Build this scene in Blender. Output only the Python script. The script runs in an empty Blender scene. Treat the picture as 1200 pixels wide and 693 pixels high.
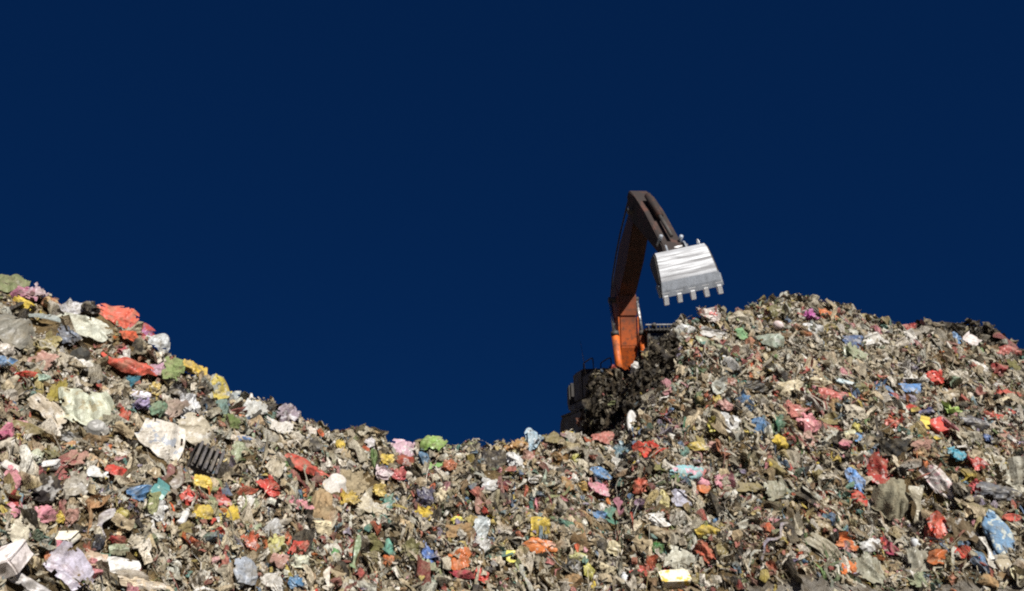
import bpy, bmesh, math
import numpy as np
from mathutils import Vector, Matrix

scene = bpy.context.scene
C = scene.collection
R = math.radians

# ------------------------------------------------------------------ camera
PITCH = R(13.3)
EYE = 1.6
FPX = 900.0                       # focal length in pixels of the 1200 px wide photograph
cam_d = bpy.data.cameras.new('camera')
cam_d.sensor_width = 36.0
cam_d.lens = 36.0 * FPX / 1200.0
cam_d.clip_start = 0.1
cam_d.clip_end = 6000.0
cam = bpy.data.objects.new('camera', cam_d)
C.objects.link(cam)
cam.location = (0, 0, EYE)
cam.rotation_euler = (R(90) + PITCH, 0, 0)
scene.camera = cam

# ------------------------------------------------------------------ sky, sun, exposure
SUN_EL, SUN_AZ = R(50), R(30)     # azimuth: to the right of straight behind the camera
sun_dir = Vector((math.sin(SUN_AZ) * math.cos(SUN_EL), -math.cos(SUN_AZ) * math.cos(SUN_EL), math.sin(SUN_EL)))
world = bpy.data.worlds.new('World')
scene.world = world
world.use_nodes = True
wn, wl = world.node_tree.nodes, world.node_tree.links
bg = wn['Background']
sky = wn.new('ShaderNodeTexSky')
sky.sky_type = 'NISHITA'
sky.sun_disc = False
sky.sun_elevation = SUN_EL
sky.sun_rotation = math.atan2(sun_dir.x, sun_dir.y)
sky.altitude = 5500
sky.air_density = 1.0
sky.dust_density = 0.0
sky.ozone_density = 8.0
deep = wn.new('ShaderNodeMix')    # polarised-looking deep blue
deep.data_type = 'RGBA'
deep.blend_type = 'MULTIPLY'
deep.inputs['Factor'].default_value = 1.0
deep.inputs["B"].default_value = (0.0111, 0.108, 0.405, 1)
flat = wn.new('ShaderNodeGamma')
flat.inputs['Gamma'].default_value = 0.2
wl.new(sky.outputs['Color'], flat.inputs['Color'])
wl.new(flat.outputs['Color'], deep.inputs['A'])
wl.new(deep.outputs['Result'], bg.inputs['Color'])
bg.inputs['Strength'].default_value = 0.10

sun_d = bpy.data.lights.new('sun', 'SUN')
sun_d.energy = 4.8
sun_d.angle = R(0.6)
sun_d.color = (1.0, 0.96, 0.90)
sun = bpy.data.objects.new('sun', sun_d)
C.objects.link(sun)
sun.rotation_euler = sun_dir.to_track_quat('Z', 'Y').to_euler()
sun.location = (8, -10, 20)

vs = scene.view_settings
vs.view_transform = 'Standard'
vs.look = 'None'
vs.exposure = 0.55
vs.gamma = 1.0
vs.use_curve_mapping = False
scene.render.engine = 'CYCLES'
scene.cycles.use_denoising = False
scene.cycles.max_bounces = 6
scene.cycles.diffuse_bounces = 4
scene.cycles.filter_width = 2.1

# ------------------------------------------------------------------ small maths
rng = np.random.default_rng(11)

def lin(c):
    c = np.asarray(c, float) / 255.0
    return np.where(c <= 0.04045, c / 12.92, ((c + 0.055) / 1.055) ** 2.4)

def hash2(i, j, s):
    h = (i.astype(np.int64) * 374761393 + j.astype(np.int64) * 668265263 + s * 1274126177) & 0xffffffff
    h = ((h ^ (h >> 13)) * 1103515245) & 0xffffffff
    return ((h ^ (h >> 16)) & 0xffff) / 65535.0

def vnoise(x, y, s=0):
    i, j = np.floor(x), np.floor(y)
    fx, fy = x - i, y - j
    fx = fx * fx * (3 - 2 * fx)
    fy = fy * fy * (3 - 2 * fy)
    a, b = hash2(i, j, s), hash2(i + 1, j, s)
    c, d = hash2(i, j + 1, s), hash2(i + 1, j + 1, s)
    return (a + (b - a) * fx) * (1 - fy) + (c + (d - c) * fx) * fy - 0.5

CP, SP = math.cos(PITCH), math.sin(PITCH)

def px_dir(px, py):
    u, v = (px - 600.0) / FPX, (346.5 - py) / FPX
    return np.array([u, CP - v * SP, SP + v * CP])

def project(x, y, z):
    dz = z - EYE
    dep = y * CP + dz * SP
    return 600 + FPX * x / dep, 346.5 - FPX * (-y * SP + dz * CP) / dep, dep

# ------------------------------------------------------------------ the shape of the heap
# outline of the heap (pixel), distance of that crest, distance of the foot of the slope
CREST = [(-420, 318, 9.0, 2.8), (-200, 318, 9.6, 3.3), (-60, 325, 10.0, 4.0), (0, 337, 10.3, 4.5), (50, 352, 10.5, 4.9), (95, 363, 10.7, 5.3),
         (130, 371, 10.9, 5.6), (170, 393, 11.1, 6.0), (205, 420, 11.3, 6.3), (240, 449, 11.5, 6.7), (272, 475, 11.7, 7.0),
         (310, 486, 12.0, 7.4), (345, 497, 12.2, 7.8), (380, 511, 12.5, 8.2), (440, 521, 12.9, 8.8), (500, 525, 13.2, 9.3),
         (560, 523, 13.5, 9.7), (610, 520, 13.7, 10.0), (645, 511, 13.9, 10.2), (668, 509, 14.0, 10.3), (695, 515, 14.1, 10.4),
         (722, 520, 14.4, 10.5), (737, 452, 15.4, 10.5), (748, 428, 15.7, 10.6), (770, 404, 16.0, 10.7), (795, 388, 16.3, 10.75),
         (815, 377, 16.6, 10.8), (850, 366, 17.0, 10.8), (890, 358, 17.7, 10.7), (935, 351, 18.3, 10.6), (968, 353, 18.5, 10.6),
         (990, 364, 18.6, 10.6), (1010, 375, 18.6, 10.6), (1060, 384, 18.4, 10.5), (1110, 394, 18.2, 10.5), (1160, 412, 18.0, 10.4),
         (1205, 428, 17.8, 10.3), (1400, 450, 17.0, 10.2), (1650, 470, 16.0, 9.8)]
cA, cD, cB, cZ = [], [], [], []
for px, py, dc, db in CREST:
    d = px_dir(px, py)
    cA.append(d[0] / d[1]); cD.append(dc); cB.append(db); cZ.append(EYE + dc * d[2] / d[1])
cA, cD, cB, cZ = map(np.array, (cA, cD, cB, cZ))
def azim(px, py=450):
    d = px_dir(px, py); return d[0] / d[1]

PLATFORM = 2.45
EXC = np.array([azim(733) * 21.4, 21.4])        # the machine's swing centre

def smoothmin(a, b, k):
    h = np.clip(0.5 + 0.5 * (b - a) / k, 0, 1)
    return b + (a - b) * h - k * h * (1 - h)

def height(x, y, fine=True):
    x = np.asarray(x, float); y = np.asarray(y, float)
    ys = np.maximum(y, 1.5)
    a = x / ys
    dc, db, zc = np.interp(a, cA, cD), np.interp(a, cA, cB), np.interp(a, cA, cZ)
    t = (y - db) / (dc - db)
    front = zc * (t * (1.10 - 0.10 * t))
    right = np.clip((a - azim(640)) / 0.08, 0, 1)
    drop = 0.35 + 0.95 * right
    floor = np.where(a < azim(300), zc - 1.6, 1.25) * (1 - right) + PLATFORM * right
    back = np.maximum(zc - np.maximum(y - dc - 0.1, 0) * drop, np.minimum(floor, zc))
    z = np.where(t < 1, smoothmin(front, zc + 0 * front, 0.10) , back)
    z = np.where(t < 0, np.maximum(t * 1.5, -0.25), z)
    # lumps of the dumped loads
    n = 0.55 * vnoise(x / 1.7, y / 1.7, 1) + 0.50 * vnoise(x / .75, y / .75, 2)
    n2 = 0.27 * vnoise(x / .33, y / .33, 3) + 0.10 * vnoise(x / .15, y / .15, 4)
    w = np.clip(t / 0.12, 0, 1) * np.where(t < 1, 1 - 0.65 * np.clip((t - 0.72) / 0.28, 0, 1), 0.35)
    far = np.hypot(x - EXC[0], y - EXC[1])
    w = w * np.clip((far - 3.4) / 0.8, 0, 1) ** 0.5
    z = z + w * n
    # the dark gully between the low ridge and the tall heap
    g = np.exp(-((a - azim(757)) / 0.034) ** 2 - ((y - 14.95) / 0.42) ** 2)
    z = z - 0.75 * g
    # dark pile in front of the machine
    c1 = azim(720) * 17.9
    dx = np.abs(x - c1) - np.where(x < c1, 0.45, 1.2)
    e1 = 3.93 - np.maximum(dx, 0) * 4.2 - np.maximum(17.5 - y, 0) * 1.5 - np.maximum(y - 18.2, 0) * 2.6
    z = np.maximum(z, np.where(e1 > 1.6, e1 + 0.5 * n, -9))
    # dark pile behind the shoulder of the tall heap
    c2 = azim(1120) * 21.5
    u = (x - c2)
    top = EYE + 21.5 * (px_dir(1110, 380)[2] / px_dir(1110, 380)[1]) - 0.10 * np.abs(u) ** 1.5 - np.where(u > 0.9, (u - 0.9) * 0.9, 0)
    e2 = top - np.abs(y - 21.5) * 0.8
    z = np.maximum(z, np.where(e2 > 2.3, e2 + 0.6 * n, -9))
    if fine:
        z = z + n2 * np.clip(t / 0.1, 0, 1) * np.clip((far - 3.4) / 0.8, 0, 1)
    return z

def normal(x, y, e=0.25):
    nx = (height(x - e, y, False) - height(x + e, y, False)) / (2 * e)
    ny = (height(x, y - e, False) - height(x, y + e, False)) / (2 * e)
    n = np.stack([nx, ny, np.ones_like(nx)], -1)
    return n / np.linalg.norm(n, axis=-1, keepdims=True)

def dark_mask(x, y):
    """1 where the refuse is coloured near black"""
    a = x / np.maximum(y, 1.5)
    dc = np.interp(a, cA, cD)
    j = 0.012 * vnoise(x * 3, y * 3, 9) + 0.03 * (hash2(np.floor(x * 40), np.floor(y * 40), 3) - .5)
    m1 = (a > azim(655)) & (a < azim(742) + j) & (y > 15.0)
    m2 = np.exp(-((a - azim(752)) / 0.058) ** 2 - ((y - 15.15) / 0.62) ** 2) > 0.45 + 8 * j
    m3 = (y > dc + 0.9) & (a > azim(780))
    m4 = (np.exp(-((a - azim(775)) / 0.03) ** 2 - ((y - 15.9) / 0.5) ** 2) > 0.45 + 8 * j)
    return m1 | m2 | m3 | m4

def dirt_toe(x, y):
    """bare grey dirt pushed up at the foot of the right-hand slope"""
    a = x / np.maximum(y, 1.5)
    dc, db = np.interp(a, cA, cD), np.interp(a, cA, cB)
    t = (y - db) / (dc - db)
    return t < .045 * np.clip((a - azim(815)) / .1, 0, 1) + .03 * vnoise(x * 1.5, y * 1.5, 31)

def hit(px, py):
    """first point of the heap seen through a pixel (the crest below it where the pixel is sky)"""
    ts = np.linspace(2.5, 26, 1400)
    for _ in range(40):
        d = px_dir(px, py)
        p = ts[:, None] * d[None]
        f = p[:, 2] + EYE - height(p[:, 0], p[:, 1])
        k = np.nonzero(f < 0)[0]
        if len(k):
            q = p[k[0]]
            if q[1] < np.interp(q[0] / q[1], cA, cD) + .35 or dark_mask(q[:1], q[1:2])[0]:
                break
        py += 1.5
    q = p[k[0]] if len(k) else p[int(np.argmin(f))]
    return np.array([q[0], q[1], q[2] + EYE])

# ------------------------------------------------------------------ materials
def nt(name):
    m = bpy.data.materials.new(name)
    m.use_nodes = True
    n, l = m.node_tree.nodes, m.node_tree.links
    return m, n, l, n['Principled BSDF']

def mixc(n, l, a, b, f, mode='MIX'):
    x = n.new('ShaderNodeMix'); x.data_type = 'RGBA'; x.blend_type = mode
    for sock, v in (('A', a), ('B', b)):
        if isinstance(v, (tuple, list)): x.inputs[sock].default_value = tuple(v) + (1,) * (4 - len(v))
        else: l.new(v, x.inputs[sock])
    if isinstance(f, (int, float)): x.inputs['Factor'].default_value = f
    else: l.new(f, x.inputs['Factor'])
    return x.outputs['Result']

def noise(n, l, scale, vec=None, detail=4, rough=0.6):
    t = n.new('ShaderNodeTexNoise'); t.inputs['Scale'].default_value = scale
    t.inputs['Detail'].default_value = detail; t.inputs['Roughness'].default_value = rough
    if vec is not None: l.new(vec, t.inputs['Vector'])
    return t.outputs['Fac']

def ramp(n, l, fac, lo, hi, vlo=0.0, vhi=1.0):
    r = n.new('ShaderNodeMapRange'); l.new(fac, r.inputs['Value'])
    for k, v in (('From Min', lo), ('From Max', hi), ('To Min', vlo), ('To Max', vhi)): r.inputs[k].default_value = v
    return r.outputs['Result']

def bump(n, l, fac, strength, dist, bsdf):
    b = n.new('ShaderNodeBump'); b.inputs['Strength'].default_value = strength; b.inputs['Distance'].default_value = dist
    l.new(fac, b.inputs['Height']); l.new(b.outputs['Normal'], bsdf.inputs['Normal'])

def waste_material(name, rough, spec, dirt, from_object, trans=0.0, bscale=30):
    """colour from the thing itself, mud smeared over it"""
    m, n, l, b = nt(name)
    geo = n.new('ShaderNodeNewGeometry').outputs['Position']
    if from_object:
        oi = n.new('ShaderNodeObjectInfo')
        tc = n.new('ShaderNodeTexCoord').outputs['Object']
        at = n.new('ShaderNodeAttribute'); at.attribute_type = 'OBJECT'; at.attribute_name = 'tint'
        pat = ramp(n, l, noise(n, l, 9.0, tc, 2), 0.56, 0.60)
        col = mixc(n, l, oi.outputs['Color'], at.outputs['Color'], pat)
    else:
        at = n.new('ShaderNodeAttribute'); at.attribute_name = 'Col'
        col = at.outputs['Color']
    mud = mixc(n, l, (0.15, 0.115, 0.068), (0.36, 0.315, 0.22), noise(n, l, 3.0, geo))
    d = ramp(n, l, noise(n, l, 7.0, geo, 6, 0.7), 0.44, 0.66, 0.04, dirt)
    col = mixc(n, l, col, mud, d)
    fine = noise(n, l, 60, geo, 3, 0.7)
    col = mixc(n, l, col, mixc(n, l, (0.5, 0.47, 0.42), (1.0, 1.0, 1.0), ramp(n, l, fine, 0.35, 0.6)), 0.5, 'MULTIPLY')
    l.new(col, b.inputs['Base Color'])
    l.new(ramp(n, l, d, 0, 1, rough, 0.95), b.inputs['Roughness'])
    b.inputs['Specular IOR Level'].default_value = spec
    if from_object:                # creases of crumpled film
        tex = n.new('ShaderNodeTexNoise'); tex.noise_type = 'RIDGED_MULTIFRACTAL'
        tex.inputs['Scale'].default_value = 11 if bscale < 40 else 16; tex.inputs['Detail'].default_value = 3
        tex.inputs['Distortion'].default_value = 0.8
        l.new(geo, tex.inputs['Vector'])
        mp = n.new('ShaderNodeMapping'); mp.inputs['Scale'].default_value = (2.0, 1.2, .6); l.new(geo, mp.inputs['Vector'])
        st = noise(n, l, 16, mp.outputs['Vector'], 5, 0.7)      # run-down mud and soot
        col = mixc(n, l, col, mixc(n, l, (0.45, 0.40, 0.33), (1.05, 1.04, 1.0), ramp(n, l, st, 0.36, 0.56)), 0.38 if bscale != 14 else 0.25, 'MULTIPLY')
        l.new(col, b.inputs['Base Color'])
        bump(n, l, tex.outputs['Fac'], {14: 0.0, 25: 0.25}.get(bscale, 0.6), 0.025, b)
    else:
        tex = n.new('ShaderNodeTexNoise'); tex.noise_type = 'RIDGED_MULTIFRACTAL'
        mp = n.new('ShaderNodeMapping'); mp.inputs['Scale'].default_value = (2.2, 1.2, .55); l.new(geo, mp.inputs['Vector'])
        tex.inputs['Scale'].default_value = 22; tex.inputs['Detail'].default_value = 3; tex.inputs['Distortion'].default_value = 1.6
        l.new(mp.outputs['Vector'], tex.inputs['Vector'])
        bump(n, l, tex.outputs['Fac'], 0.9, 0.025, b)
        st = noise(n, l, 34, mp.outputs['Vector'], 4, 0.7)      # matted fibres
        col = mixc(n, l, col, mixc(n, l, (0.36, 0.31, 0.24), (1.12, 1.1, 1.05), ramp(n, l, st, 0.40, 0.58)), 0.52, 'MULTIPLY')
        l.new(col, b.inputs['Base Color'])
    if trans:                      # thin film lets light through
        t = n.new('ShaderNodeBsdfTranslucent'); l.new(col, t.inputs['Color'])
        x = n.new('ShaderNodeMixShader'); x.inputs['Fac'].default_value = trans
        l.new(b.outputs['BSDF'], x.inputs[1]); l.new(t.outputs['BSDF'], x.inputs[2])
        l.new(x.outputs['Shader'], n['Material Output'].inputs['Surface'])
    return m

M = {}
M['film'] = waste_material('dirty plastic film', 0.36, 0.5, 0.66, True, 0.12)
M['broad'] = waste_material('broad plastic film', 0.4, 0.45, 0.6, True, 0.12, bscale=25)
M['cloth'] = waste_material('dirty cloth', 0.9, 0.1, 0.6, True, 0.05, bscale=45)
M['hard'] = waste_material('dirty foam and card', 0.7, 0.25, 0.45, True, bscale=14)
M['litter'] = waste_material('mixed litter', 0.55, 0.35, 0.6, False, 0.08)

def soil_material():
    m, n, l, b = nt('compacted refuse soil')
    geo = n.new('ShaderNodeNewGeometry').outputs['Position']
    at = n.new('ShaderNodeAttribute'); at.attribute_name = 'Col'
    v = n.new('ShaderNodeTexVoronoi'); v.inputs['Scale'].default_value = 16; l.new(geo, v.inputs['Vector'])
    g = n.new('ShaderNodeRGBToBW'); l.new(v.outputs['Color'], g.inputs['Color'])
    c = mixc(n, l, (0.55, 0.52, 0.47), (1.5, 1.45, 1.35), g.outputs['Val'])
    c = mixc(n, l, at.outputs['Color'], c, 1.0, 'MULTIPLY')
    c = mixc(n, l, c, (0.09, 0.07, 0.045), ramp(n, l, noise(n, l, 5, geo, 6), .45, .65, 0, .8))
    l.new(c, b.inputs['Base Color']); b.inputs['Roughness'].default_value = 0.95
    b.inputs['Specular IOR Level'].default_value = 0.1
    bump(n, l, noise(n, l, 22, geo, 6, 0.75), 1.0, 0.05, b)
    return m
M['soil'] = soil_material()

def ground_material():
    m, n, l, b = nt('grey dust ground')
    geo = n.new('ShaderNodeNewGeometry').outputs['Position']
    c = mixc(n, l, (0.15, 0.14, 0.125), (0.27, 0.255, 0.235), ramp(n, l, noise(n, l, 2.5, geo, 8, 0.7), .35, .65))
    c = mixc(n, l, c, (0.09, 0.08, 0.065), ramp(n, l, noise(n, l, 11, geo, 6), .55, .7, 0, .7))
    l.new(c, b.inputs['Base Color']); b.inputs['Roughness'].default_value = 0.95
    bump(n, l, noise(n, l, 14, geo, 8, 0.75), 1.0, 0.06, b)
    return m
M['ground'] = ground_material()

def paint_material(name, base, grime, amount, rough=0.5, metallic=0.0, streak=None, scale=3.0):
    m, n, l, b = nt(name)
    tc = n.new('ShaderNodeTexCoord').outputs['Object']
    vec = tc
    if streak:
        mp = n.new('ShaderNodeMapping'); mp.inputs['Scale'].default_value = streak
        l.new(tc, mp.inputs['Vector']); vec = mp.outputs['Vector']
    f = ramp(n, l, noise(n, l, scale, vec, 7, 0.68), 0.5 - amount * .35, 0.75 - amount * .35)
    c = mixc(n, l, base, grime, f)
    c = mixc(n, l, c, tuple(x * .55 for x in grime), ramp(n, l, noise(n, l, scale * 6, vec, 4), .55, .75, 0, .7))
    l.new(c, b.inputs['Base Color'])
    l.new(ramp(n, l, f, 0, 1, rough, 0.85), b.inputs['Roughness'])
    b.inputs['Metallic'].default_value = metallic
    bump(n, l, noise(n, l, scale * 12, tc, 4), 0.25, 0.01, b)
    return m
def boom_material():
    """orange paint, turning near black towards the tip of the boom"""
    m, n, l, b = nt('boom paint darker at tip')
    tc = n.new('ShaderNodeTexCoord').outputs['Object']
    sx = n.new('ShaderNodeSeparateXYZ'); l.new(tc, sx.inputs['Vector'])
    f = noise(n, l, 2.6, tc, 7, 0.68)
    ad = n.new('ShaderNodeMath'); ad.operation = 'MULTIPLY_ADD'; ad.inputs[1].default_value = 2.4
    l.new(f, ad.inputs[0]); l.new(sx.outputs['Z'], ad.inputs[2])
    g = ramp(n, l, ad.outputs['Value'], 3.4, 5.5)
    c = mixc(n, l, (0.54, 0.105, 0.012), (0.045, 0.02, 0.014), g)
    c = mixc(n, l, c, (0.10, 0.04, 0.02), ramp(n, l, noise(n, l, 9, tc, 6), .47, .68, 0, .85))
    l.new(c, b.inputs['Base Color']); b.inputs['Roughness'].default_value = 0.6
    bump(n, l, noise(n, l, 30, tc, 4), 0.25, 0.01, b)
    return m
M['orange'] = paint_material('worn orange paint', (0.68, 0.14, 0.014), (0.16, 0.05, 0.02), 0.28)
M['grimy'] = paint_material('orange paint under black grease', (0.11, 0.03, 0.013), (0.022, 0.014, 0.012), 0.7)
M['boom'] = boom_material()
M['dark'] = paint_material('dark machine paint', (0.03, 0.03, 0.032), (0.07, 0.06, 0.05), 0.4)
M['chrome'] = paint_material('hydraulic rod', (0.55, 0.55, 0.56), (0.2, 0.19, 0.18), 0.3, 0.25, 1.0)
M['steel'] = paint_material('scoured bucket steel', (0.60, 0.62, 0.65), (0.25, 0.25, 0.26), 0.40, 0.42, 0.25, (1, 0.4, 10), 1.8)
M['lip'] = paint_material('bucket lip steel', (0.42, 0.46, 0.52), (0.24, 0.26, 0.29), 0.4, 0.42, 0.25, (1, 3, 2), 2)
M['tooth'] = paint_material('polished tooth steel', (0.75, 0.76, 0.78), (0.4, 0.4, 0.4), 0.2, 0.35, 0.3)
M['glass'] = paint_material('cab glass', (0.02, 0.025, 0.03), (0.06, 0.06, 0.055), 0.3, 0.08)
M['rubber'] = paint_material('hose rubber', (0.02, 0.02, 0.02), (0.05, 0.045, 0.04), 0.4, 0.7)

# ------------------------------------------------------------------ mesh helpers
def mesh_np(name, verts, faces, mat=None, smooth=False, col=None):
    me = bpy.data.meshes.new(name)
    verts = np.asarray(verts, np.float32); faces = np.asarray(faces, np.int32)
    nv, nf, k = len(verts), len(faces), faces.shape[1]
    me.vertices.add(nv); me.vertices.foreach_set('co', verts.ravel())
    me.loops.add(nf * k); me.loops.foreach_set('vertex_index', faces.ravel())
    me.polygons.add(nf)
    me.polygons.foreach_set('loop_start', np.arange(0, nf * k, k, dtype=np.int32))
    me.polygons.foreach_set('loop_total', np.full(nf, k, np.int32))
    me.polygons.foreach_set('use_smooth', np.full(nf, smooth, bool))
    me.update(calc_edges=True)
    if col is not None:
        at = me.color_attributes.new('Col', 'FLOAT_COLOR', 'POINT')
        at.data.foreach_set('color', np.asarray(col, np.float32).ravel())
    if mat is not None: me.materials.append(mat)
    return me

def obj(name, me, parent=None, **props):
    o = bpy.data.objects.new(name, me)
    C.objects.link(o)
    if parent is not None: o.parent = parent
    for k, v in props.items(): o[k] = v
    return o

def quads_grid(nu, nv):
    i = np.arange(nu * (nv + 1)).reshape(-1)
    i = i[(i % (nv + 1)) != nv] if False else np.array([r * (nv + 1) + c for r in range(nu) for c in range(nv)])
    return np.stack([i, i + 1, i + nv + 2, i + nv + 1], 1)

def ico(sub):
    bm = bmesh.new(); bmesh.ops.create_icosphere(bm, subdivisions=sub, radius=1.0)
    v = np.array([p.co[:] for p in bm.verts]); f = np.array([[p.index for p in q.verts] for q in bm.faces])
    bm.free(); return v, f
ICO = {1: ico(1), 2: ico(2), 3: ico(3), 4: ico(4)}

def folds(p, g, k, amp, freq, sharp=True):
    """crumple: sum of creased waves in random directions"""
    out = np.zeros(len(p))
    for i in range(k):
        d = g.normal(size=p.shape[1]); d /= np.linalg.norm(d)
        f = freq * (0.6 + 1.3 * g.random())
        ph = p @ d * f + g.random() * 6.28
        s = np.sin(ph + 0.8 * np.sin((p @ g.normal(size=p.shape[1])) * f * .5))
        out += (np.abs(s) * 2 - 1 if sharp else s) * amp * (0.5 + g.random()) / (1 + 0.25 * i)
    return out

def facets(p, g, k, amp):
    """flat facets meeting in straight creases, as in crumpled film"""
    out = np.zeros(len(p))
    for i in range(k):
        d = g.normal(size=p.shape[1]); d /= np.linalg.norm(d)
        out += amp * g.normal() * np.maximum(0, p @ d - g.uniform(-.42, .42))
    return out

def creases(p, g, k, amp):
    out = np.zeros(len(p))
    for i in range(k):
        d = g.normal(size=p.shape[1]); d /= np.linalg.norm(d)
        out += amp * g.uniform(.4, 1.2) * np.sign(g.random() - .4) * np.exp(-np.abs(p @ d - g.uniform(-.45, .45)) / g.uniform(.02, .07))
    return out

def sheet_shape(g, n, crump=0.10, dome=0.10, ragged=0.14, drape=0.0, torn=0.0):
    """an irregular crumpled sheet about 1 x 1, z out of the slope"""
    u = np.linspace(-.5, .5, n + 1)
    X, Y = np.meshgrid(u, u, indexing='ij')
    p = np.stack([X.ravel(), Y.ravel()], 1)
    ang = np.arctan2(p[:, 1], p[:, 0])
    r = np.ones(len(p))
    for k in (1, 2, 3, 5):
        r += ragged * g.normal() / math.sqrt(k) * np.sin(k * ang + g.random() * 6.28)
    rad = np.max(np.abs(p), 1) / np.maximum(np.linalg.norm(p, axis=1), 1e-6)
    mixr = 0.1 + 0.5 * g.random()
    q = p * ((1 - mixr) + mixr * rad)[:, None] * r[:, None] * 1.02
    q[:, 0] += q[:, 1] * g.normal() * .18
    z = facets(p, g, 6, crump * 5) + creases(p, g, 5, crump * .5)
    A = np.column_stack([p, np.ones(len(p))])
    z -= A @ np.linalg.lstsq(A, z, rcond=None)[0]
    z += dome * (1 - 3.2 * (p ** 2).sum(1)) * (0.5 + g.random())
    if drape:                      # folds that run down the slope, deeper towards the hem
        for k in range(2):
            z += drape * (0.5 + g.random()) * (0.55 - .6 * p[:, 1]) * np.sin(p[:, 0] * g.uniform(7, 22) + p[:, 1] * g.normal() * 4 + g.random() * 6.28)
    F = quads_grid(n, n)
    if torn:                       # bites and tears along the edge
        c = p[F].mean(1); sd = int(g.integers(1000))
        edge = np.clip((np.max(np.abs(c), 1) - .26) / .24, 0, 1)
        F = F[vnoise(c[:, 0] * 7 + 40, c[:, 1] * 7 + 40, sd) + .5 * vnoise(c[:, 0] * 16 + 40, c[:, 1] * 16 + 40, sd + 1) < .62 - torn * edge]
    return np.column_stack([q, z]), F

def crumpled_bag(g, sub):
    """an empty or half-empty carrier bag: a dented body with loose film flaring from it"""
    v, f = bag_shape(g, sub, .16)
    V, F = [v * np.array([.78, .78, .8])], [f]
    for k in range(3):
        sv, sf = sheet_shape(g, 8, .22, .10, .12, .05, .5)
        a, t = g.random() * 6.28, g.normal() * .5
        c, s_ = math.cos(a), math.sin(a)
        sv = np.column_stack([sv[:, 0] * c - sv[:, 1] * s_, sv[:, 0] * s_ + sv[:, 1] * c, sv[:, 2] * 1.3])
        sv[:, 2] += sv[:, 0] * t * .7 + sv[:, 1] * g.normal() * .3 + g.uniform(.0, .34)
        sv *= np.array([g.uniform(.6, .95), g.uniform(.6, .95), 1])
        sv[:, :2] += g.uniform(-.14, .14, 2)
        b = sum(len(q) for q in V)
        F.append(np.concatenate([sf[:, [0, 1, 2]], sf[:, [0, 2, 3]]]) + b); V.append(sv)
    return np.concatenate(V), np.concatenate(F)

def bag_shape(g, sub, crump=0.12, neck=True):
    """a half-filled bag, about 1 x 1 x 0.8: dented into facets, creased, often with a twisted neck"""
    v, f = ICO[sub]
    v = v.copy()
    cut = np.zeros(len(v))
    for i in range(12):
        d = g.normal(size=3); d /= np.linalg.norm(d)
        cut += g.uniform(.4, 1.3) * np.maximum(0, v @ d - g.uniform(.35, .85))
    low = folds(v, g, 3, 0.16, 1.3, False)
    v = v * np.clip(1 - cut * .55 + low + creases(v, g, 7, crump * .8), .25, 1.5)[:, None]
    if neck:
        a = g.random() * 6.28
        ax = np.array([math.cos(a) * .6, math.sin(a) * .6, .8]); ax /= np.linalg.norm(ax)
        t = np.clip((v @ ax - .5) / .5, 0, 1)
        v = v + (t ** 1.5)[:, None] * ax * .32
        perp = v - np.outer(v @ ax, ax)
        v = v - perp * (0.62 * t)[:, None]
        an = np.arctan2(v[:, 1], v[:, 0]); rag = np.ones(len(v))
        for k in (2, 3, 5):
            rag += .16 * g.normal() / math.sqrt(k) * np.sin(k * an + g.random() * 6.28)
        v[:, :2] *= rag[:, None]
    v[:, 2] = np.where(v[:, 2] < -.45, -.45 + (v[:, 2] + .45) * .35, v[:, 2])
    v[:, :2] -= (v[:, :2].max(0) + v[:, :2].min(0)) / 2
    v[:, :2] *= .5 / np.percentile(np.abs(v[:, :2]), 98, axis=0)
    v[:, 2] *= .5
    return v, f

def box_shape(g, sx, sy, sz, bev=0.04, open_top=False, warp=0.03):
    bm = bmesh.new()
    bmesh.ops.create_cube(bm, size=1.0)
    if open_top:
        top = max(bm.faces, key=lambda q: q.calc_center_median().z)
        r = bmesh.ops.inset_region(bm, faces=[top], thickness=0.07)
        for v in top.verts: v.co.z -= 0.75
    bmesh.ops.bevel(bm, geom=bm.edges[:], offset=bev, segments=2, affect='EDGES')
    bmesh.ops.subdivide_edges(bm, edges=[e for e in bm.edges if e.calc_length() > .5], cuts=4, use_grid_fill=True)
    bmesh.ops.triangulate(bm, faces=bm.faces[:])
    v = np.array([p.co[:] for p in bm.verts]); f = np.array([[p.index for p in q.verts] for q in bm.faces])
    bm.free()
    v = v + warp * np.stack([folds(v, g, 2, .6, 4, False) for _ in range(3)], 1)
    return v * np.array([sx, sy, sz]), f

def lathe(prof, n=20):
    prof = np.array(prof); m = len(prof)
    th = np.linspace(0, 2 * math.pi, n, endpoint=False)
    v = np.stack([np.outer(prof[:, 0], np.cos(th)), np.outer(prof[:, 0], np.sin(th)), np.repeat(prof[:, 1][:, None], n, 1)], -1).reshape(-1, 3)
    f = [[i * n + j, i * n + (j + 1) % n, (i + 1) * n + (j + 1) % n, (i + 1) * n + j] for i in range(m - 1) for j in range(n)]
    return v, np.array(f)

def strip_shape(g, n=14, crump=0.06):
    """a long torn ribbon, length 1 along y, width 1 along x (scaled later)"""
    u = np.linspace(-.5, .5, n + 1); w = np.array([-.5, -.17, .17, .5])
    Y, X = np.meshgrid(u, w, indexing='ij')
    p = np.stack([X.ravel(), Y.ravel()], 1)
    bend = 0.5 * g.normal() * p[:, 1] ** 2 + .25 * np.sin(p[:, 1] * (5 + 6 * g.random()) + g.random() * 6)
    wid = 0.75 + .35 * np.sin(p[:, 1] * 9 + g.random() * 6)
    z = folds(p, g, 3, crump, 10) + .15 * g.normal() * p[:, 1] ** 2
    return np.column_stack([p[:, 0] * wid + bend * .8, p[:, 1], z]), quads_grid(n, 3)

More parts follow.
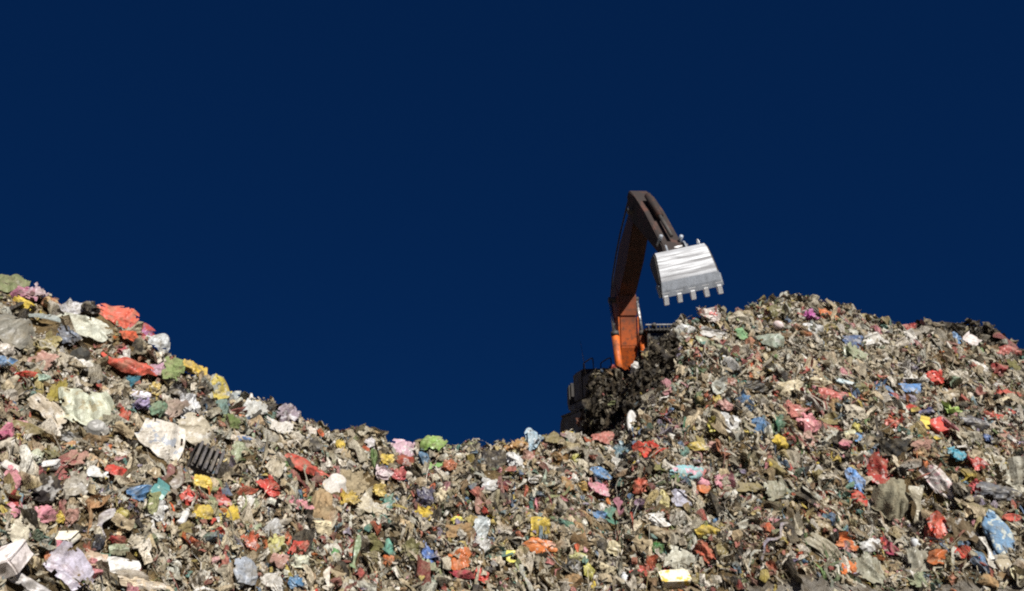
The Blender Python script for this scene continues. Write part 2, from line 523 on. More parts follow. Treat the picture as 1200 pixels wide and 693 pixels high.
# ------------------------------------------------------------------ the setting
gv = np.array([[-3000, -3000, 0], [3000, -3000, 0], [3000, 3000, 0], [-3000, 3000, 0]], float)
ground = obj('ground', mesh_np('ground', gv, [[0, 1, 2, 3]], M['ground']), kind='structure', label='dusty grey ground at the foot of the heap')

xs = np.arange(-17, 25, 0.1); ys = np.arange(2.2, 28, 0.1)
X, Y = np.meshgrid(xs, ys, indexing='ij')
Z = height(X, Y)
keepz = Z
v = np.stack([X.ravel(), Y.ravel(), Z.ravel()], 1)
f = quads_grid(len(xs) - 1, len(ys) - 1)
zz = v[f, 2].max(1)
f = f[zz > -0.2]
used = np.unique(f); remap = np.full(len(v), -1); remap[used] = np.arange(len(used))
v, f = v[used], remap[f]
tone = vnoise(v[:, 0] * 2.2, v[:, 1] * 2.2, 21)[:, None] + .5
cc = lin((70, 58, 40)) * (1 - tone) + lin((118, 102, 74)) * tone
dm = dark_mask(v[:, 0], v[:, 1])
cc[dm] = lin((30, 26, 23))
toe = dirt_toe(v[:, 0], v[:, 1])
cc[toe] = lin((124, 121, 117)) * (.7 + .6 * tone[toe])
hill = obj('garbage_hill', mesh_np('garbage_hill', v, f, M['soil'], True, np.column_stack([cc, np.ones(len(cc))])),
           kind='structure', label='long brown hill of compacted refuse under the loose rubbish')

# ------------------------------------------------------------------ things that can be picked out of the heap one by one
# pixel x, y, width, height | shape | colour | second colour or '-' | short description | where
LIST = """
8 337 44 22|sheet|128 138 92|-|olive green sheet|at the very top of the left heap
28 347 26 16|bag|186 112 146|-|mauve pink bag|on the skyline beside the olive green sheet
43 348 18 13|bag|206 180 196|-|pale lilac bag|on the skyline beside the mauve pink bag
58 361 20 14|rag|194 136 100|206 180 140|orange striped rag|just under the skyline of the left heap
84 364 22 17|sheet|212 212 220|-|white torn film|near the skyline, between orange striped rag and black bag
106 366 24 16|bag|38 34 38|-|black skyline bag|beside the orange red sheet on the left heap
134 373 42 22|sheet|232 92 62|-|orange red sheet|draped over the skyline of the left heap
162 385 32 18|sheet|196 70 72|176 120 160|crimson sheet|on the skyline downhill of the orange red sheet
156 391 13 13|bag|156 178 226|226 230 240|small sky blue packet|in front of the crimson sheet
148 398 20 10|rag|222 92 50|-|thin orange rag|below the crimson sheet
52 381 38 17|sheet|148 160 160|-|blue grey panel of film|on the left heap under the pale lilac bag
14 393 52 40|sheet|134 132 122|-|big grey tarpaulin|half buried at the left edge of the heap
103 390 52 30|sheet|212 216 200|-|long white cloth|sagging below the black skyline bag
51 409 30 18|bag|178 164 104|-|olive yellow bag|beside the big grey tarpaulin
75 398 26 18|bag|112 124 146|70 80 100|steel blue bag|beside the blue grey panel of film
93 418 22 16|tub|52 54 54|-|black plastic tub|below the long white cloth
5 416 26 18|bag|220 212 202|-|dirty white bag|at the left edge below the big grey tarpaulin
143 415 15 11|bag|208 72 92|-|small cherry red bag|above the large vermilion bag
150 434 50 22|sheet|226 86 62|-|large vermilion bag|spread over the middle of the left heap
151 451 13 18|rag|42 112 134|-|dark teal rag|below the large vermilion bag
185 435 20 24|bag|190 146 172|-|lilac pink bag|beside the large vermilion bag
181 404 24 19|sheet|206 212 216|-|crinkled white film|on the skyline below the crimson sheet
196 412 11 9|bag|176 62 62|-|small dark red bag|on the skyline beside the crinkled white film
200 438 22 26|rag|132 152 92|-|leafy green rag|beside the lilac pink bag
223 434 28 16|sheet|220 184 40|-|golden yellow sheet|near the skyline of the left heap
213 425 15 14|bag|204 92 42|-|rust orange wrapper|above the golden yellow sheet
220 421 14 14|bag|196 196 206|-|puffy white bag|on the skyline above the golden yellow sheet
246 439 22 18|sheet|176 186 182|-|greyish clear film|on the skyline past the golden yellow sheet
252 461 26 22|sheet|212 192 60|-|yellow folded sheet|on the skyline at the foot of the steep slope
266 464 16 20|sheet|160 170 174|-|frosted film|on the skyline beside the yellow folded sheet
52 448 28 9|lid|186 222 202|-|mint green lid|above the cream torn bag
66 464 17 28|rag|152 138 42|-|mustard rag|hanging beside the big pale green sheet
100 478 54 46|sheet|214 222 200|196 190 160|big pale green sheet|standing up in the middle of the left heap
55 488 52 26|sheet|206 192 170|-|cream torn bag|beside the mustard rag
113 503 27 20|tub|146 146 144|-|grey round pot|under the big pale green sheet
142 491 15 22|bag|212 72 46|-|upright scarlet bag|beside the big pale green sheet
5 512 16 22|bag|214 96 146|-|hot pink bag|at the left edge below the cream torn bag
160 466 29 8|board|226 222 244|-|white foam bar|above the lavender bag
163 477 17 13|bag|176 160 208|-|lavender bag|under the white foam bar
181 460 18 14|bag|220 190 82|-|yellow crumpled bag|beside the white foam bar
205 463 30 15|bag|40 38 42|-|black limp bag|above the white puffed carrier bag
217 478 27 26|bag|222 226 234|-|white puffed carrier bag|below the black limp bag
197 480 21 22|bag|176 154 142|-|tan pouch|beside the white puffed carrier bag
182 484 17 17|rag|112 144 118|-|sage green rag|above the large printed white sheet
184 516 48 48|sheet|230 224 214|176 184 198|large printed white sheet|hanging over a hollow in the left heap
224 512 52 34|sheet|198 188 166|-|wide beige film|beside the large printed white sheet
270 499 20 14|rag|96 118 60|-|grass green rag|just under the skyline foot
258 481 15 17|rag|112 144 138|-|grey green rag|below the yellow folded sheet
281 519 42 11|sheet|212 200 184|90 124 176|blue printed white sheet|sticking out below the grass green rag
233 549 36 28|crate|74 72 76|-|dark grey slotted crate|under the wide beige film
190 561 10 28|strip|134 70 76|-|maroon ribbon|hanging under the large printed white sheet
202 571 13 46|strip|132 118 110|-|long grey ribbon|hanging beside the maroon ribbon
178 584 19 14|box|72 146 148|190 216 206|teal carton|below the large printed white sheet
218 586 19 14|bag|214 48 34|-|bright red bag|beside the teal carton
214 606 10 19|bottle|232 232 232|-|small white bottle|under the bright red bag
255 590 21 15|rag|192 76 74|-|faded red rag|beside the bright red bag
251 609 15 10|bag|222 196 40|-|yellow snack packet|under the faded red rag
264 582 14 9|rag|104 124 156|-|slate blue rag|above the faded red rag
287 577 26 14|bag|200 84 50|-|brick orange bag|downhill of the blue printed white sheet
66 609 14 14|bag|232 202 20|-|lemon yellow packet|above the cream foam box
75 637 42 19|foambox|238 232 210|-|cream foam box|near the bottom of the left heap
115 638 17 19|bag|52 58 74|-|navy bag|at the end of the cream foam box
136 638 20 10|rag|166 50 52|-|dark red rag|beside the navy bag
120 611 13 34|strip|156 148 158|-|pale mauve ribbon|above the navy bag
14 667 48 42|foambox|244 232 232|-|pinkish white foam box|in the bottom left corner of the heap
68 668 50 30|sheet|204 198 220|186 176 190|lavender crumpled film|beside the pinkish white foam box
70 684 20 16|sheet|168 154 96|-|mustard streaked film|at the bottom, below the lavender crumpled film
136 668 46 19|sheet|244 244 240|-|bright white paper|at the bottom beside the lavender crumpled film
108 661 22 16|sheet|208 178 152|-|tan paper|between lavender crumpled film and bright white paper
166 690 60 12|sheet|228 208 178|-|flat cream card|at the bottom edge below the bright white paper
152 681 40 14|sheet|170 160 146|-|greyish sheet|between the bright white paper and the flat cream card
7 553 22 9|board|216 212 208|-|white foam slab|at the left edge below the hot pink bag
57 552 28 13|foambox|220 220 224|-|small white foam box|above the black jacket
7 589 15 15|rag|196 48 60|-|crimson rag|at the left edge above the pinkish white foam box
47 574 28 40|rag|46 42 46|-|black jacket|crumpled under the small white foam box
85 571 30 27|bag|172 166 154|-|round grey bag|beside the black jacket
101 590 22 12|bag|214 200 170|-|cream pouch|under the round grey bag
38 538 17 18|bag|196 202 176|-|pale green tinged bag|above the small white foam box
76 517 40 18|bag|36 37 40|-|wide black bag|under the grey round pot
149 561 8 15|bottle|228 220 196|-|small cream bottle|beside the large printed white sheet
140 536 18 8|sheet|206 190 164|-|thin cream scrap|beside the wide black bag
140 604 17 12|bag|184 170 70|-|dull yellow bag|above the dark red rag
334 491 30 19|bag|156 142 158|206 204 212|grey lilac bag|on the skyline where the slope flattens
318 481 22 11|bag|34 30 34|-|black flat bag|on the skyline beside the grey lilac bag
325 504 28 13|sheet|216 212 206|-|white curled film|under the grey lilac bag
298 487 26 20|sheet|202 206 206|-|white limp cloth|on the skyline before the black flat bag
362 509 18 15|bag|230 220 210|-|white knotted bag|on the skyline past the grey lilac bag
400 524 11 14|bag|222 192 50|-|upright yellow packet|under the skyline of the low ridge
355 553 50 23|sheet|212 74 56|-|big red torn bag|below the white knotted bag
391 571 29 20|tub|216 212 206|-|white upturned bowl|beside the big red torn bag
410 570 34 40|rag|168 152 120|-|khaki sack|behind the white upturned bowl
373 594 27 36|rag|176 148 108|-|straw coloured rag|below the white upturned bowl
406 589 25 16|bag|208 176 50|-|mustard yellow bag|below the khaki sack
433 596 30 22|sheet|206 196 170|-|pale cream cloth|beside the mustard yellow bag
453 592 15 20|bag|84 146 134|-|sea green bag|beside the pale cream cloth
444 576 19 14|bag|216 186 72|-|soft yellow bag|above the sea green bag
446 557 21 16|bag|230 208 218|-|pinkish white packet|on the low ridge beside the coral pink bag
432 522 15 12|bag|212 208 214|-|small white bag|on the skyline of the low ridge
473 526 28 22|sheet|222 180 202|230 222 226|pink and white torn bag|poking above the low ridge
508 523 26 16|sheet|142 182 80|-|lime green film|poking above the low ridge
494 541 21 19|bag|84 132 172|-|blue bag|on the low ridge under the lime green film
472 546 21 12|rag|166 58 40|-|rusty red rag|under the pink and white torn bag
466 559 19 15|bag|212 92 98|-|coral pink bag|under the rusty red rag
511 553 17 10|rag|142 202 112|-|bright green scrap|under the blue bag
526 549 20 13|bag|186 106 66|-|copper brown packet|beside the bright green scrap
575 546 36 36|bag|44 40 42|-|big black bin bag|on the low ridge
497 586 25 23|bag|66 66 98|110 110 140|navy patterned bag|below the blue bag
607 527 27 14|bag|198 146 72|-|ochre pouch|on the skyline beside the big black bin bag
602 542 19 17|bag|230 232 236|-|white milk pouch|under the ochre pouch
625 518 19 22|bag|156 188 210|210 216 222|pale blue bag|on the skyline of the low ridge
657 540 21 13|bag|156 114 52|-|brown pouch|on the low ridge past the pale blue bag
674 539 11 11|bag|194 190 80|-|yellow green packet|beside the brown pouch
679 572 17 10|bag|202 162 60|-|amber packet|beside the pink cloth
701 578 21 24|sheet|222 134 162|-|pink cloth|hanging on the low ridge
705 516 25 12|sheet|208 118 108|-|salmon film|on the crest before the dark hollow
734 533 25 23|bag|112 150 168|-|dusty blue bag|at the edge of the dark hollow
731 568 15 9|rag|90 140 134|-|teal scrap|above the orange brown bag
752 573 22 18|bag|208 92 62|-|orange brown bag|below the dusty blue bag
776 585 17 19|bag|212 200 124|-|pale yellow bag|beside the orange brown bag
801 554 36 19|sheet|142 206 218|220 170 190|light blue wrapper|tilted above the pink bottle
823 567 25 13|bottle|226 146 168|-|pink bottle|lying under the light blue wrapper
793 584 21 17|sheet|180 182 208|-|lavender folded sheet|below the light blue wrapper
751 593 15 13|bag|124 92 126|-|purple bag|under the orange brown bag
719 613 14 28|strip|62 136 116|-|dark green ribbon|hanging below the pink cloth
729 597 10 26|strip|204 130 156|-|rose ribbon|hanging beside the purple bag
770 610 24 17|bag|236 236 234|-|white tied bag|under the purple bag
770 641 17 14|bag|42 116 44|-|bottle green packet|below the white tied bag
635 639 34 16|sheet|246 132 28|-|bright orange bag|on the lower slope in the middle
536 612 15 10|bag|240 232 30|-|fluorescent yellow packet|below the navy patterned bag
595 656 11 22|strip|230 224 50|-|yellow pointed strip|below the bright orange bag
499 648 17 23|bag|82 124 200|-|royal blue bag|on the lower slope in the middle
455 641 11 19|can|92 166 148|-|turquoise can|beside the royal blue bag
563 618 18 24|sheet|190 202 208|-|icy grey sheet|beside the fluorescent yellow packet
537 678 28 14|rag|172 50 72|-|raspberry red rag|at the bottom below the royal blue bag
688 669 13 17|bag|196 190 70|-|yellow olive packet|at the bottom beside the black lumpy bag
669 665 26 17|bag|46 46 46|-|black lumpy bag|below the bright orange bag
677 653 20 12|bag|196 196 128|-|pale olive bag|above the black lumpy bag
732 681 10 16|bottle|228 232 240|-|white upright bottle|at the bottom near the cream tub
783 667 15 9|bag|212 40 36|-|small vivid red bag|on the cream tub
790 683 36 20|foambox|240 230 204|220 190 90|cream tub|at the bottom edge in the middle
828 647 15 26|rag|208 92 66|-|orange rag|above the cream tub
797 657 30 26|sheet|202 202 186|-|ivory film|behind the cream tub
722 644 28 14|bag|208 196 156|-|cream flat bag|below the dark green ribbon
291 641 27 17|bag|212 92 50|-|tangerine bag|below the brick orange bag
320 646 31 21|bag|198 194 112|-|yellow green bag|beside the tangerine bag
347 661 22 15|bag|226 230 206|-|white rounded bag|below the yellow green bag
342 687 24 13|bag|70 134 184|-|cobalt blue bag|at the bottom edge of the heap
415 651 7 52|strip|132 160 116|-|green stalk|standing on the lower slope
378 681 8 34|strip|226 216 200|-|bone white strip|at the bottom beside the cobalt blue bag
390 646 19 20|bag|206 202 190|90 150 90|white and green packet|beside the green stalk
284 673 26 26|sheet|158 168 184|-|bluish grey film|at the bottom below the tangerine bag
740 496 12 30|lid|232 232 232|-|white oval lid|standing in the dark hollow
747 429 13 11|bag|228 228 228|-|white heart shaped pouch|at the foot of the excavator boom
828 369 30 15|bag|216 206 202|208 110 110|white and red bag|on the skyline under the bucket
831 393 32 13|sheet|206 206 206|-|white creased film|under the white and red bag
810 406 11 11|bag|206 176 90|-|sand yellow packet|beside the white creased film
840 471 13 10|bag|220 196 70|-|canary yellow bag|in the middle of the tall heap
836 500 11 15|sheet|226 216 70|-|yellow torn scrap|below the canary yellow bag
850 478 17 12|bag|196 142 136|-|dusty pink bag|beside the canary yellow bag
854 451 19 13|bag|176 112 98|-|terracotta bag|above the dusty pink bag
840 456 19 18|sheet|208 214 208|-|white ragged film|beside the terracotta bag
815 526 22 10|sheet|206 180 52|-|yellow tray|at the lip of the dark hollow
867 393 17 17|rag|124 176 124|-|mint green rag|high on the tall heap
948 373 17 14|bag|212 100 188|-|magenta bag|just below the summit of the tall heap
912 384 12 12|ball|228 206 208|-|pinkish white ball|below the summit of the tall heap
902 403 26 25|sheet|172 190 174|-|pale celadon film|below the pinkish white ball
996 401 24 14|rag|92 116 160|-|denim blue rag|high on the tall heap below the shoulder
1066 385 22 13|bag|196 60 62|-|skyline red bag|on the right shoulder of the tall heap
1136 402 19 12|carton|222 212 212|-|white carton|on the right shoulder of the tall heap
1166 434 19 15|bag|172 58 60|-|brick red bag|near the right edge of the tall heap
1176 414 28 13|sheet|196 92 84|-|salmon red cloth|on the skyline at the right edge
1095 445 17 17|bag|238 60 44|-|vivid red bag|above the end of the blue sheet
1063 459 40 16|sheet|70 144 220|-|blue sheet|across the upper right of the tall heap
1175 463 28 10|rag|200 84 74|-|wide red rag|at the right edge below the brick red bag
1111 483 26 11|bag|164 198 80|-|apple green bag|below the vivid red bag
1087 484 17 10|bag|70 78 140|-|indigo packet|beside the apple green bag
988 450 30 6|board|172 196 206|-|light blue board|lying above the salmon pink film
974 464 34 12|sheet|212 98 90|-|salmon pink film|under the light blue board
885 458 38 14|sheet|38 38 42|-|black film|stretched on the tall heap
930 484 24 18|bag|210 124 114|-|peach coral bag|on top of the round pink bag
943 499 29 21|bag|242 156 168|-|round pink bag|in the middle of the tall heap
910 501 19 17|bag|60 120 94|-|forest green bag|beside the round pink bag
1003 503 13 13|bag|224 212 84|-|pale lemon bag|between round pink bag and tomato red bag
1045 499 23 15|bag|212 86 66|-|tomato red bag|below the blue sheet
1082 502 11 11|box|232 206 50|-|small yellow box|beside the red carton
1102 505 19 13|carton|228 54 50|-|red carton|beside the small yellow box
1136 496 36 12|sheet|98 98 106|-|charcoal cloth|beside the apple green bag
1155 516 20 11|bag|76 114 180|-|mid blue bag|below the charcoal cloth
1119 535 31 19|bag|60 172 204|-|cyan bag|on the right slope above the coral red bag
1138 544 20 14|sheet|222 64 56|-|red pennant of film|beside the cyan bag
1142 572 28 18|bag|222 82 94|-|coral red bag|below the cyan bag
1003 562 17 30|bag|92 156 230|-|bright blue bag|beside the red net sack
1028 556 27 42|rag|172 54 50|-|red net sack|on the right slope
1101 566 22 52|sheet|222 214 214|206 170 176|long white cloth with pink|hanging down the right slope
1046 586 42 52|rag|142 138 116|-|big grey green cloth|below the red net sack
1098 619 25 38|bag|224 70 38|-|round orange red bag|low on the right slope
1166 626 36 48|sack|106 152 194|196 206 206|blue and white sack|low at the right edge
1181 609 23 10|lid|206 74 58|-|red lid|on top of the blue and white sack
1156 652 8 50|strip|206 202 194|-|white ribbon|trailing to the ground at the right
1128 626 26 36|rag|100 84 62|-|brown burlap sack|between round orange red bag and blue and white sack
1165 577 50 18|sheet|100 104 114|-|blue black tarpaulin|below the coral red bag
1043 646 16 26|rag|166 60 92|-|magenta rag|low on the right slope
1051 613 15 12|bag|202 130 130|-|pinkish packet|under the big grey green cloth
1016 672 30 40|sheet|158 158 138|-|long pale grey film|at the foot of the right slope
1073 639 11 13|bottle|206 212 218|-|clear whitish bottle|beside the magenta rag
1175 666 17 14|box|178 166 140|-|beige box|at the foot of the slope by the white ribbon
1051 526 36 24|rag|50 52 56|-|black knotted rag|between tomato red bag and cyan bag
905 578 26 32|sheet|150 150 128|-|olive grey film|hanging on the dark middle of the right slope
1071 594 15 56|strip|182 174 148|-|long straw coloured ribbon|hanging beside the big grey green cloth
1140 597 46 9|rag|156 146 104|-|ochre twisted rag|above the brown burlap sack
30 689 48 11|sheet|232 228 230|-|wide white film|at the bottom edge under the pinkish white foam box
960 640 22 34|sheet|168 162 140|-|pale straw film|low on the right slope above the bare dirt
1075 660 24 34|sheet|150 148 132|-|dusty grey film|low on the right slope beside the magenta rag
1186 562 26 50|sheet|192 190 174|-|ivory torn sheet|hanging at the right edge
"""
marks = []
for line in LIST.strip().split('\n'):
    nums, shape, col, tint, ref, where = line.split('|')
    px, py, w, h = map(float, nums.split())
    marks.append((px, py, w, h, shape, lin([float(c) for c in col.split()]), None if tint == '-' else lin([float(c) for c in tint.split()]), ref, where))


# ------------------------------------------------------------------ loose litter, too much of it to count
def tri(f):
    f = np.asarray(f)
    return f if f.shape[1] == 3 else np.concatenate([f[:, [0, 1, 2]], f[:, [0, 2, 3]]])

def templates():
    T = {'scrap': [], 'flake': [], 'ribbon': [], 'lump': [], 'shard': [], 'straw': []}
    g = np.random.default_rng(5)
    for i in range(26):
        v, f = sheet_shape(g, 5, 0.14 + .12 * g.random(), 0.14, 0.20, .10); T['scrap'].append((v, tri(f)))
    for i in range(30):
        v, f = sheet_shape(g, 3, 0.24, 0.16, 0.26); T['flake'].append((v, tri(f)))
    for i in range(16):
        n = 8
        u = np.linspace(-.5, .5, n + 1); w = np.array([-.5, .5])
        Yy, Xx = np.meshgrid(u, w, indexing='ij'); p = np.stack([Xx.ravel(), Yy.ravel()], 1)
        bx = .16 * np.sin(p[:, 1] * (4 + 7 * g.random()) + g.random() * 6) + .3 * g.normal() * p[:, 1] ** 2
        bz = .12 * np.sin(p[:, 1] * (5 + 8 * g.random()) + g.random() * 6)
        tw = p[:, 1] * g.normal() * 4
        wd = .10 + .08 * g.random()
        wv = wd * (0.6 + .5 * np.abs(np.sin(p[:, 1] * 7 + g.random() * 6)))
        T['ribbon'].append((np.column_stack([p[:, 0] * wv * np.cos(tw) + bx, p[:, 1], p[:, 0] * wv * np.sin(tw) + bz]), tri(quads_grid(n, 1))))
    for i in range(14):
        v, f = ICO[1]
        v = v * (1 + folds(v, g, 3, .20, 2.2))[:, None] * np.array([.5, .34 + .2 * g.random(), .2 + .15 * g.random()])
        T['lump'].append((v, f))
    for i in range(10):
        k = g.integers(4, 7); th = np.sort(g.random(k)) * 6.28
        r = .35 + .2 * g.random(k); t = .02 + .05 * g.random()
        a = np.stack([r * np.cos(th), r * np.sin(th) * (.35 + .6 * g.random()), np.full(k, t)], 1)
        b = a.copy(); b[:, 2] = -t
        v = np.concatenate([a, b])
        f = [[0, i, i + 1] for i in range(1, k - 1)] + [[k, k + i + 1, k + i] for i in range(1, k - 1)]
        for j in range(k): f += [[j, k + j, (j + 1) % k], [(j + 1) % k, k + j, k + (j + 1) % k]]
        T['shard'].append((v, np.array(f)))
    for i in range(10):
        n = 5; u = np.linspace(-.5, .5, n + 1); V, F = [], []
        bx, bz, k = .25 * g.normal() * u ** 2, .3 * g.normal() * u ** 2 + .05 * np.sin(u * 9), 3
        for j in range(n + 1):
            for q in range(k):
                V.append((bx[j] + .016 * math.cos(q * 2.1), u[j], bz[j] + .016 * math.sin(q * 2.1)))
        for j in range(n):
            for q in range(k):
                a, b = j * k + q, j * k + (q + 1) % k
                F += [[a, b, b + k], [a, b + k, a + k]]
        T['straw'].append((np.array(V), np.array(F)))
    return T

MUD = [(146, 128, 96), (120, 104, 74), (168, 150, 118), (138, 132, 100), (104, 92, 66), (176, 163, 130), (190, 176, 146), (132, 122, 100), (158, 144, 100), (116, 110, 84), (150, 122, 88)]
PALE = [(202, 192, 172), (214, 208, 198), (186, 180, 164), (226, 222, 214), (176, 170, 156), (196, 198, 190), (190, 176, 150)]
DARK = [(38, 35, 34), (52, 48, 44), (46, 40, 34), (60, 56, 56)]
VIVID = [(192, 62, 52), (205, 96, 60), (84, 122, 168), (110, 140, 160), (205, 182, 66), (178, 160, 80), (104, 140, 84), (84, 140, 132), (212, 132, 150),
         (188, 108, 110), (206, 112, 52), (150, 140, 176), (140, 64, 60), (160, 170, 120), (150, 170, 150), (176, 96, 84)]
MUDL, PALEL, DARKL, VIVIDL = (np.array([lin(c) for c in s]) for s in (MUD, PALE, DARK, VIVID))
MUDL = MUDL * 1.42 * np.array([1.01, 1.0, 1.06])

def pick_colours(n, dark, a, tt, size, g, light, x, y):
    """what the scraps are made of: mostly mud-stained film and paper, some bright"""
    r = g.random(n)
    c1, c2, c3 = vnoise(x / .8, y / .6, 51) * 2, vnoise(x / .55, y / .5, 52) * 2, vnoise(x / .35, y / .3, 53) * 2     # what was tipped together lies together
    up_right = np.clip((a - .12) / .25, 0, 1) * np.clip((tt - .35) / .35, 0, 1)
    left = np.clip((-a - .15) / .3, 0, 1)
    low = np.clip((.5 - tt) / .4, 0, 1) * (1 - .6 * left)
    col = MUDL[g.integers(0, len(MUDL), n)]
    col = col * (1.08 + .25 * up_right - .15 * low + .35 * c1 - .2 * c2)[:, None] * (np.array([1.0, 1.0, 1.0]) + left[:, None] * np.array([.06, -.02, .0]) + up_right[:, None] * np.array([-.03, .0, .10]))
    pale = PALEL[g.integers(0, len(PALEL), n)]
    pp = np.clip(0.42 + light + 0.20 * up_right + 0.08 * left - .03 * low + .28 * c1, .04, .8)
    col = np.where((r < pp)[:, None], pale, col)
    dk = DARKL[g.integers(0, len(DARKL), n)]
    col = np.where((r > .87 - .14 * c2)[:, None], dk, col)
    vi = (hash2(np.floor(x / .5), np.floor(y / .5), 8) * len(VIVIDL)).astype(int) % len(VIVIDL)
    vv = VIVIDL[np.where(g.random(n) < .45, vi, g.integers(0, len(VIVIDL), n))]
    grey = vv.mean(1, keepdims=True)
    vv = grey + (vv - grey) * g.uniform(.5, 1.05, (n, 1))
    sel = (r > pp) & (r < pp + np.where(size > .13, .22, .32) * (1 + 1.2 * c3))
    col = np.where(sel[:, None], vv * 1.0, col)
    col = col * (0.62 + .66 * g.random(n))[:, None]
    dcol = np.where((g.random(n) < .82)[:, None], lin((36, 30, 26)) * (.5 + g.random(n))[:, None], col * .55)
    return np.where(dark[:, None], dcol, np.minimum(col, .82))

def scatter(name, label, kinds, N, smin, smax, lift, seed, power=2.2, light=0.0, soft=False, tilt=.42):
    g = np.random.default_rng(seed)
    T = templates()
    # points spread over the faces one can see, denser close to the road
    n0 = N * 9
    hide_roll = g.random(n0)
    a = g.uniform(azim(-150), azim(1350), n0)
    y = g.uniform(3.5, 24, n0)
    x = a * y
    dc, db = np.interp(a, cA, cD), np.interp(a, cA, cB)
    t = (y - db) / (dc - db)
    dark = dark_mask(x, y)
    far = np.hypot(x - EXC[0], y - EXC[1])
    ok = (t > -.10) & ((y < dc + .55) | (dark & (y < 23))) & ((far > 3.2) | (y < 18.4))
    ok &= g.random(n0) < np.where(t < .06, np.clip((t + .10) / .2, 0, 1), 1)
    ok &= g.random(n0) < y ** 0.35 / 24 ** .35
    z = height(x, y)
    qx, qy, dep = project(x, y, z)
    size = smin * (smax / smin) ** (g.random(n0) ** power) * (y / 13) ** .55
    if tilt < .25: size = size * np.where((y > dc - 1.2) | dark, .5, 1)
    rad = size * FPX / dep * .25
    ok &= ~(dirt_toe(x, y) & (g.random(n0) < .85))
    for mk in marks:                   # what lies on top of the heap is not buried again
        inside = ((qx - mk[0]) / (mk[2] * .44 + rad)) ** 2 + ((qy - mk[1] - 2) / (mk[3] * .46 + rad)) ** 2 < 1
        ok &= ~(inside & (hide_roll < .93))
    idx = np.nonzero(ok)[0][:N]
    a, y, x, t, dark = a[idx], y[idx], x[idx], t[idx], dark[idx]
    n = len(idx)
    nrm = normal(x, y)
    nrm = nrm + np.column_stack([nrm[:, :2] * .9, np.zeros(n)]) + g.normal(size=(n, 3)) * tilt
    nrm /= np.linalg.norm(nrm, axis=1, keepdims=True)
    z = height(x, y)
    size = size[idx]
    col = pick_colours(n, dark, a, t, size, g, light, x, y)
    kind = g.choice(len(kinds), n, p=[k[1] for k in kinds])
    up = np.array([0, 0, 1.0])
    down = up - nrm * (nrm @ up)[:, None]
    down /= np.linalg.norm(down, axis=1, keepdims=True) + 1e-9
    side = np.cross(down, nrm)
    VV, FF, CC, base = [], [], [], 0
    for ki, (kname, _, scale, aligned) in enumerate(kinds):
        ids = np.nonzero(kind == ki)[0]
        var = g.integers(0, len(T[kname]), len(ids))
        for vi, (tv, tf) in enumerate(T[kname]):
            j = ids[var == vi]
            if not len(j): continue
            th = g.normal(size=len(j)) * .5 if aligned else g.random(len(j)) * 6.28
            th = np.where(g.random(len(j)) < .3, g.random(len(j)) * 6.28, th)
            c, s = np.cos(th)[:, None], np.sin(th)[:, None]
            ax = side[j] * c + down[j] * s
            ay = down[j] * c - side[j] * s
            sz = size[j] * scale
            sx = sz * g.uniform(.45, 1.15, len(j)); sy = sz * g.uniform(.7, 1.3, len(j)) * np.where(g.random(len(j)) < .25, 1.7, 1)
            loc = np.column_stack([x[j], y[j], z[j]]) + nrm[j] * (lift * g.random(len(j)) * size[j] + .01)[:, None]
            P = loc[:, None] + tv[None, :, 0, None] * (ax * sx[:, None])[:, None] + tv[None, :, 1, None] * (ay * sy[:, None])[:, None] + tv[None, :, 2, None] * (nrm[j] * sz[:, None])[:, None]
            m = len(tv)
            VV.append(P.reshape(-1, 3)); FF.append((tf[None] + (np.arange(len(j)) * m)[:, None, None] + base).reshape(-1, 3))
            dd = g.normal(size=(len(j), 3)) * 1.3
            stain = np.clip(.12 + np.einsum('mk,jk->jm', tv, dd), 0, .8)[:, :, None]
            cv = col[j][:, None] * (0.82 + .36 * g.random((len(j), m, 1)))
            cv = cv * (1 - stain) + stain * np.minimum(cv, MUDL[g.integers(0, len(MUDL), len(j))][:, None] * .8)
            CC.append(cv.reshape(-1, 3)); base += m * len(j)
    V, F, K = np.concatenate(VV), np.concatenate(FF), np.concatenate(CC)
    return obj(name, mesh_np(name, V, F, M['litter'], soft, np.column_stack([K, np.ones(len(K))])), kind='stuff', label=label)

scatter('loose_litter', 'mud-stained sheets of film, paper and rag covering the whole heap',
        [('scrap', .88, 1.0, True), ('lump', .12, .7, False)], 12500, .08, .26, .60, 1, 2.0, .12, False, .36)
scatter('litter_crumbs', 'small crumbs of plastic, card and food waste filling the gaps',
        [('flake', .74, 1.0, False), ('lump', .05, .6, False), ('shard', .21, .8, False)], 48000, .025, .12, 1.2, 3, 1.3, .2)
scatter('plastic_shreds', 'torn ribbons, strings and straws hanging down between the scraps',
        [('ribbon', .80, 1.25, True), ('straw', .20, 1.5, True)], 54000, .06, .36, .35, 2, 2.4, .22, False, .2)

KIND = {  # shape: object name, category, material
    'sheet': ('plastic_sheet', 'plastic sheet', 'film'), 'bag': ('plastic_bag', 'plastic bag', 'film'), 'rag': ('rag', 'rag', 'cloth'),
    'sack': ('sack', 'sack', 'cloth'), 'tub': ('plastic_tub', 'tub', 'hard'), 'lid': ('plastic_dish', 'lid', 'hard'), 'board': ('foam_board', 'foam board', 'hard'),
    'strip': ('plastic_ribbon', 'ribbon', 'film'), 'box': ('carton', 'carton', 'hard'), 'carton': ('carton', 'carton', 'hard'), 'foambox': ('foam_box', 'box', 'hard'),
    'bottle': ('plastic_bottle', 'bottle', 'hard'), 'can': ('can', 'can', 'hard'), 'ball': ('ball', 'ball', 'hard'), 'crate': ('plastic_crate', 'crate', 'hard')}
NOUN_CAT = {'cloth': 'cloth', 'paper': 'paper', 'card': 'card', 'bag': 'plastic bag', 'tarpaulin': 'tarpaulin', 'sack': 'sack'}
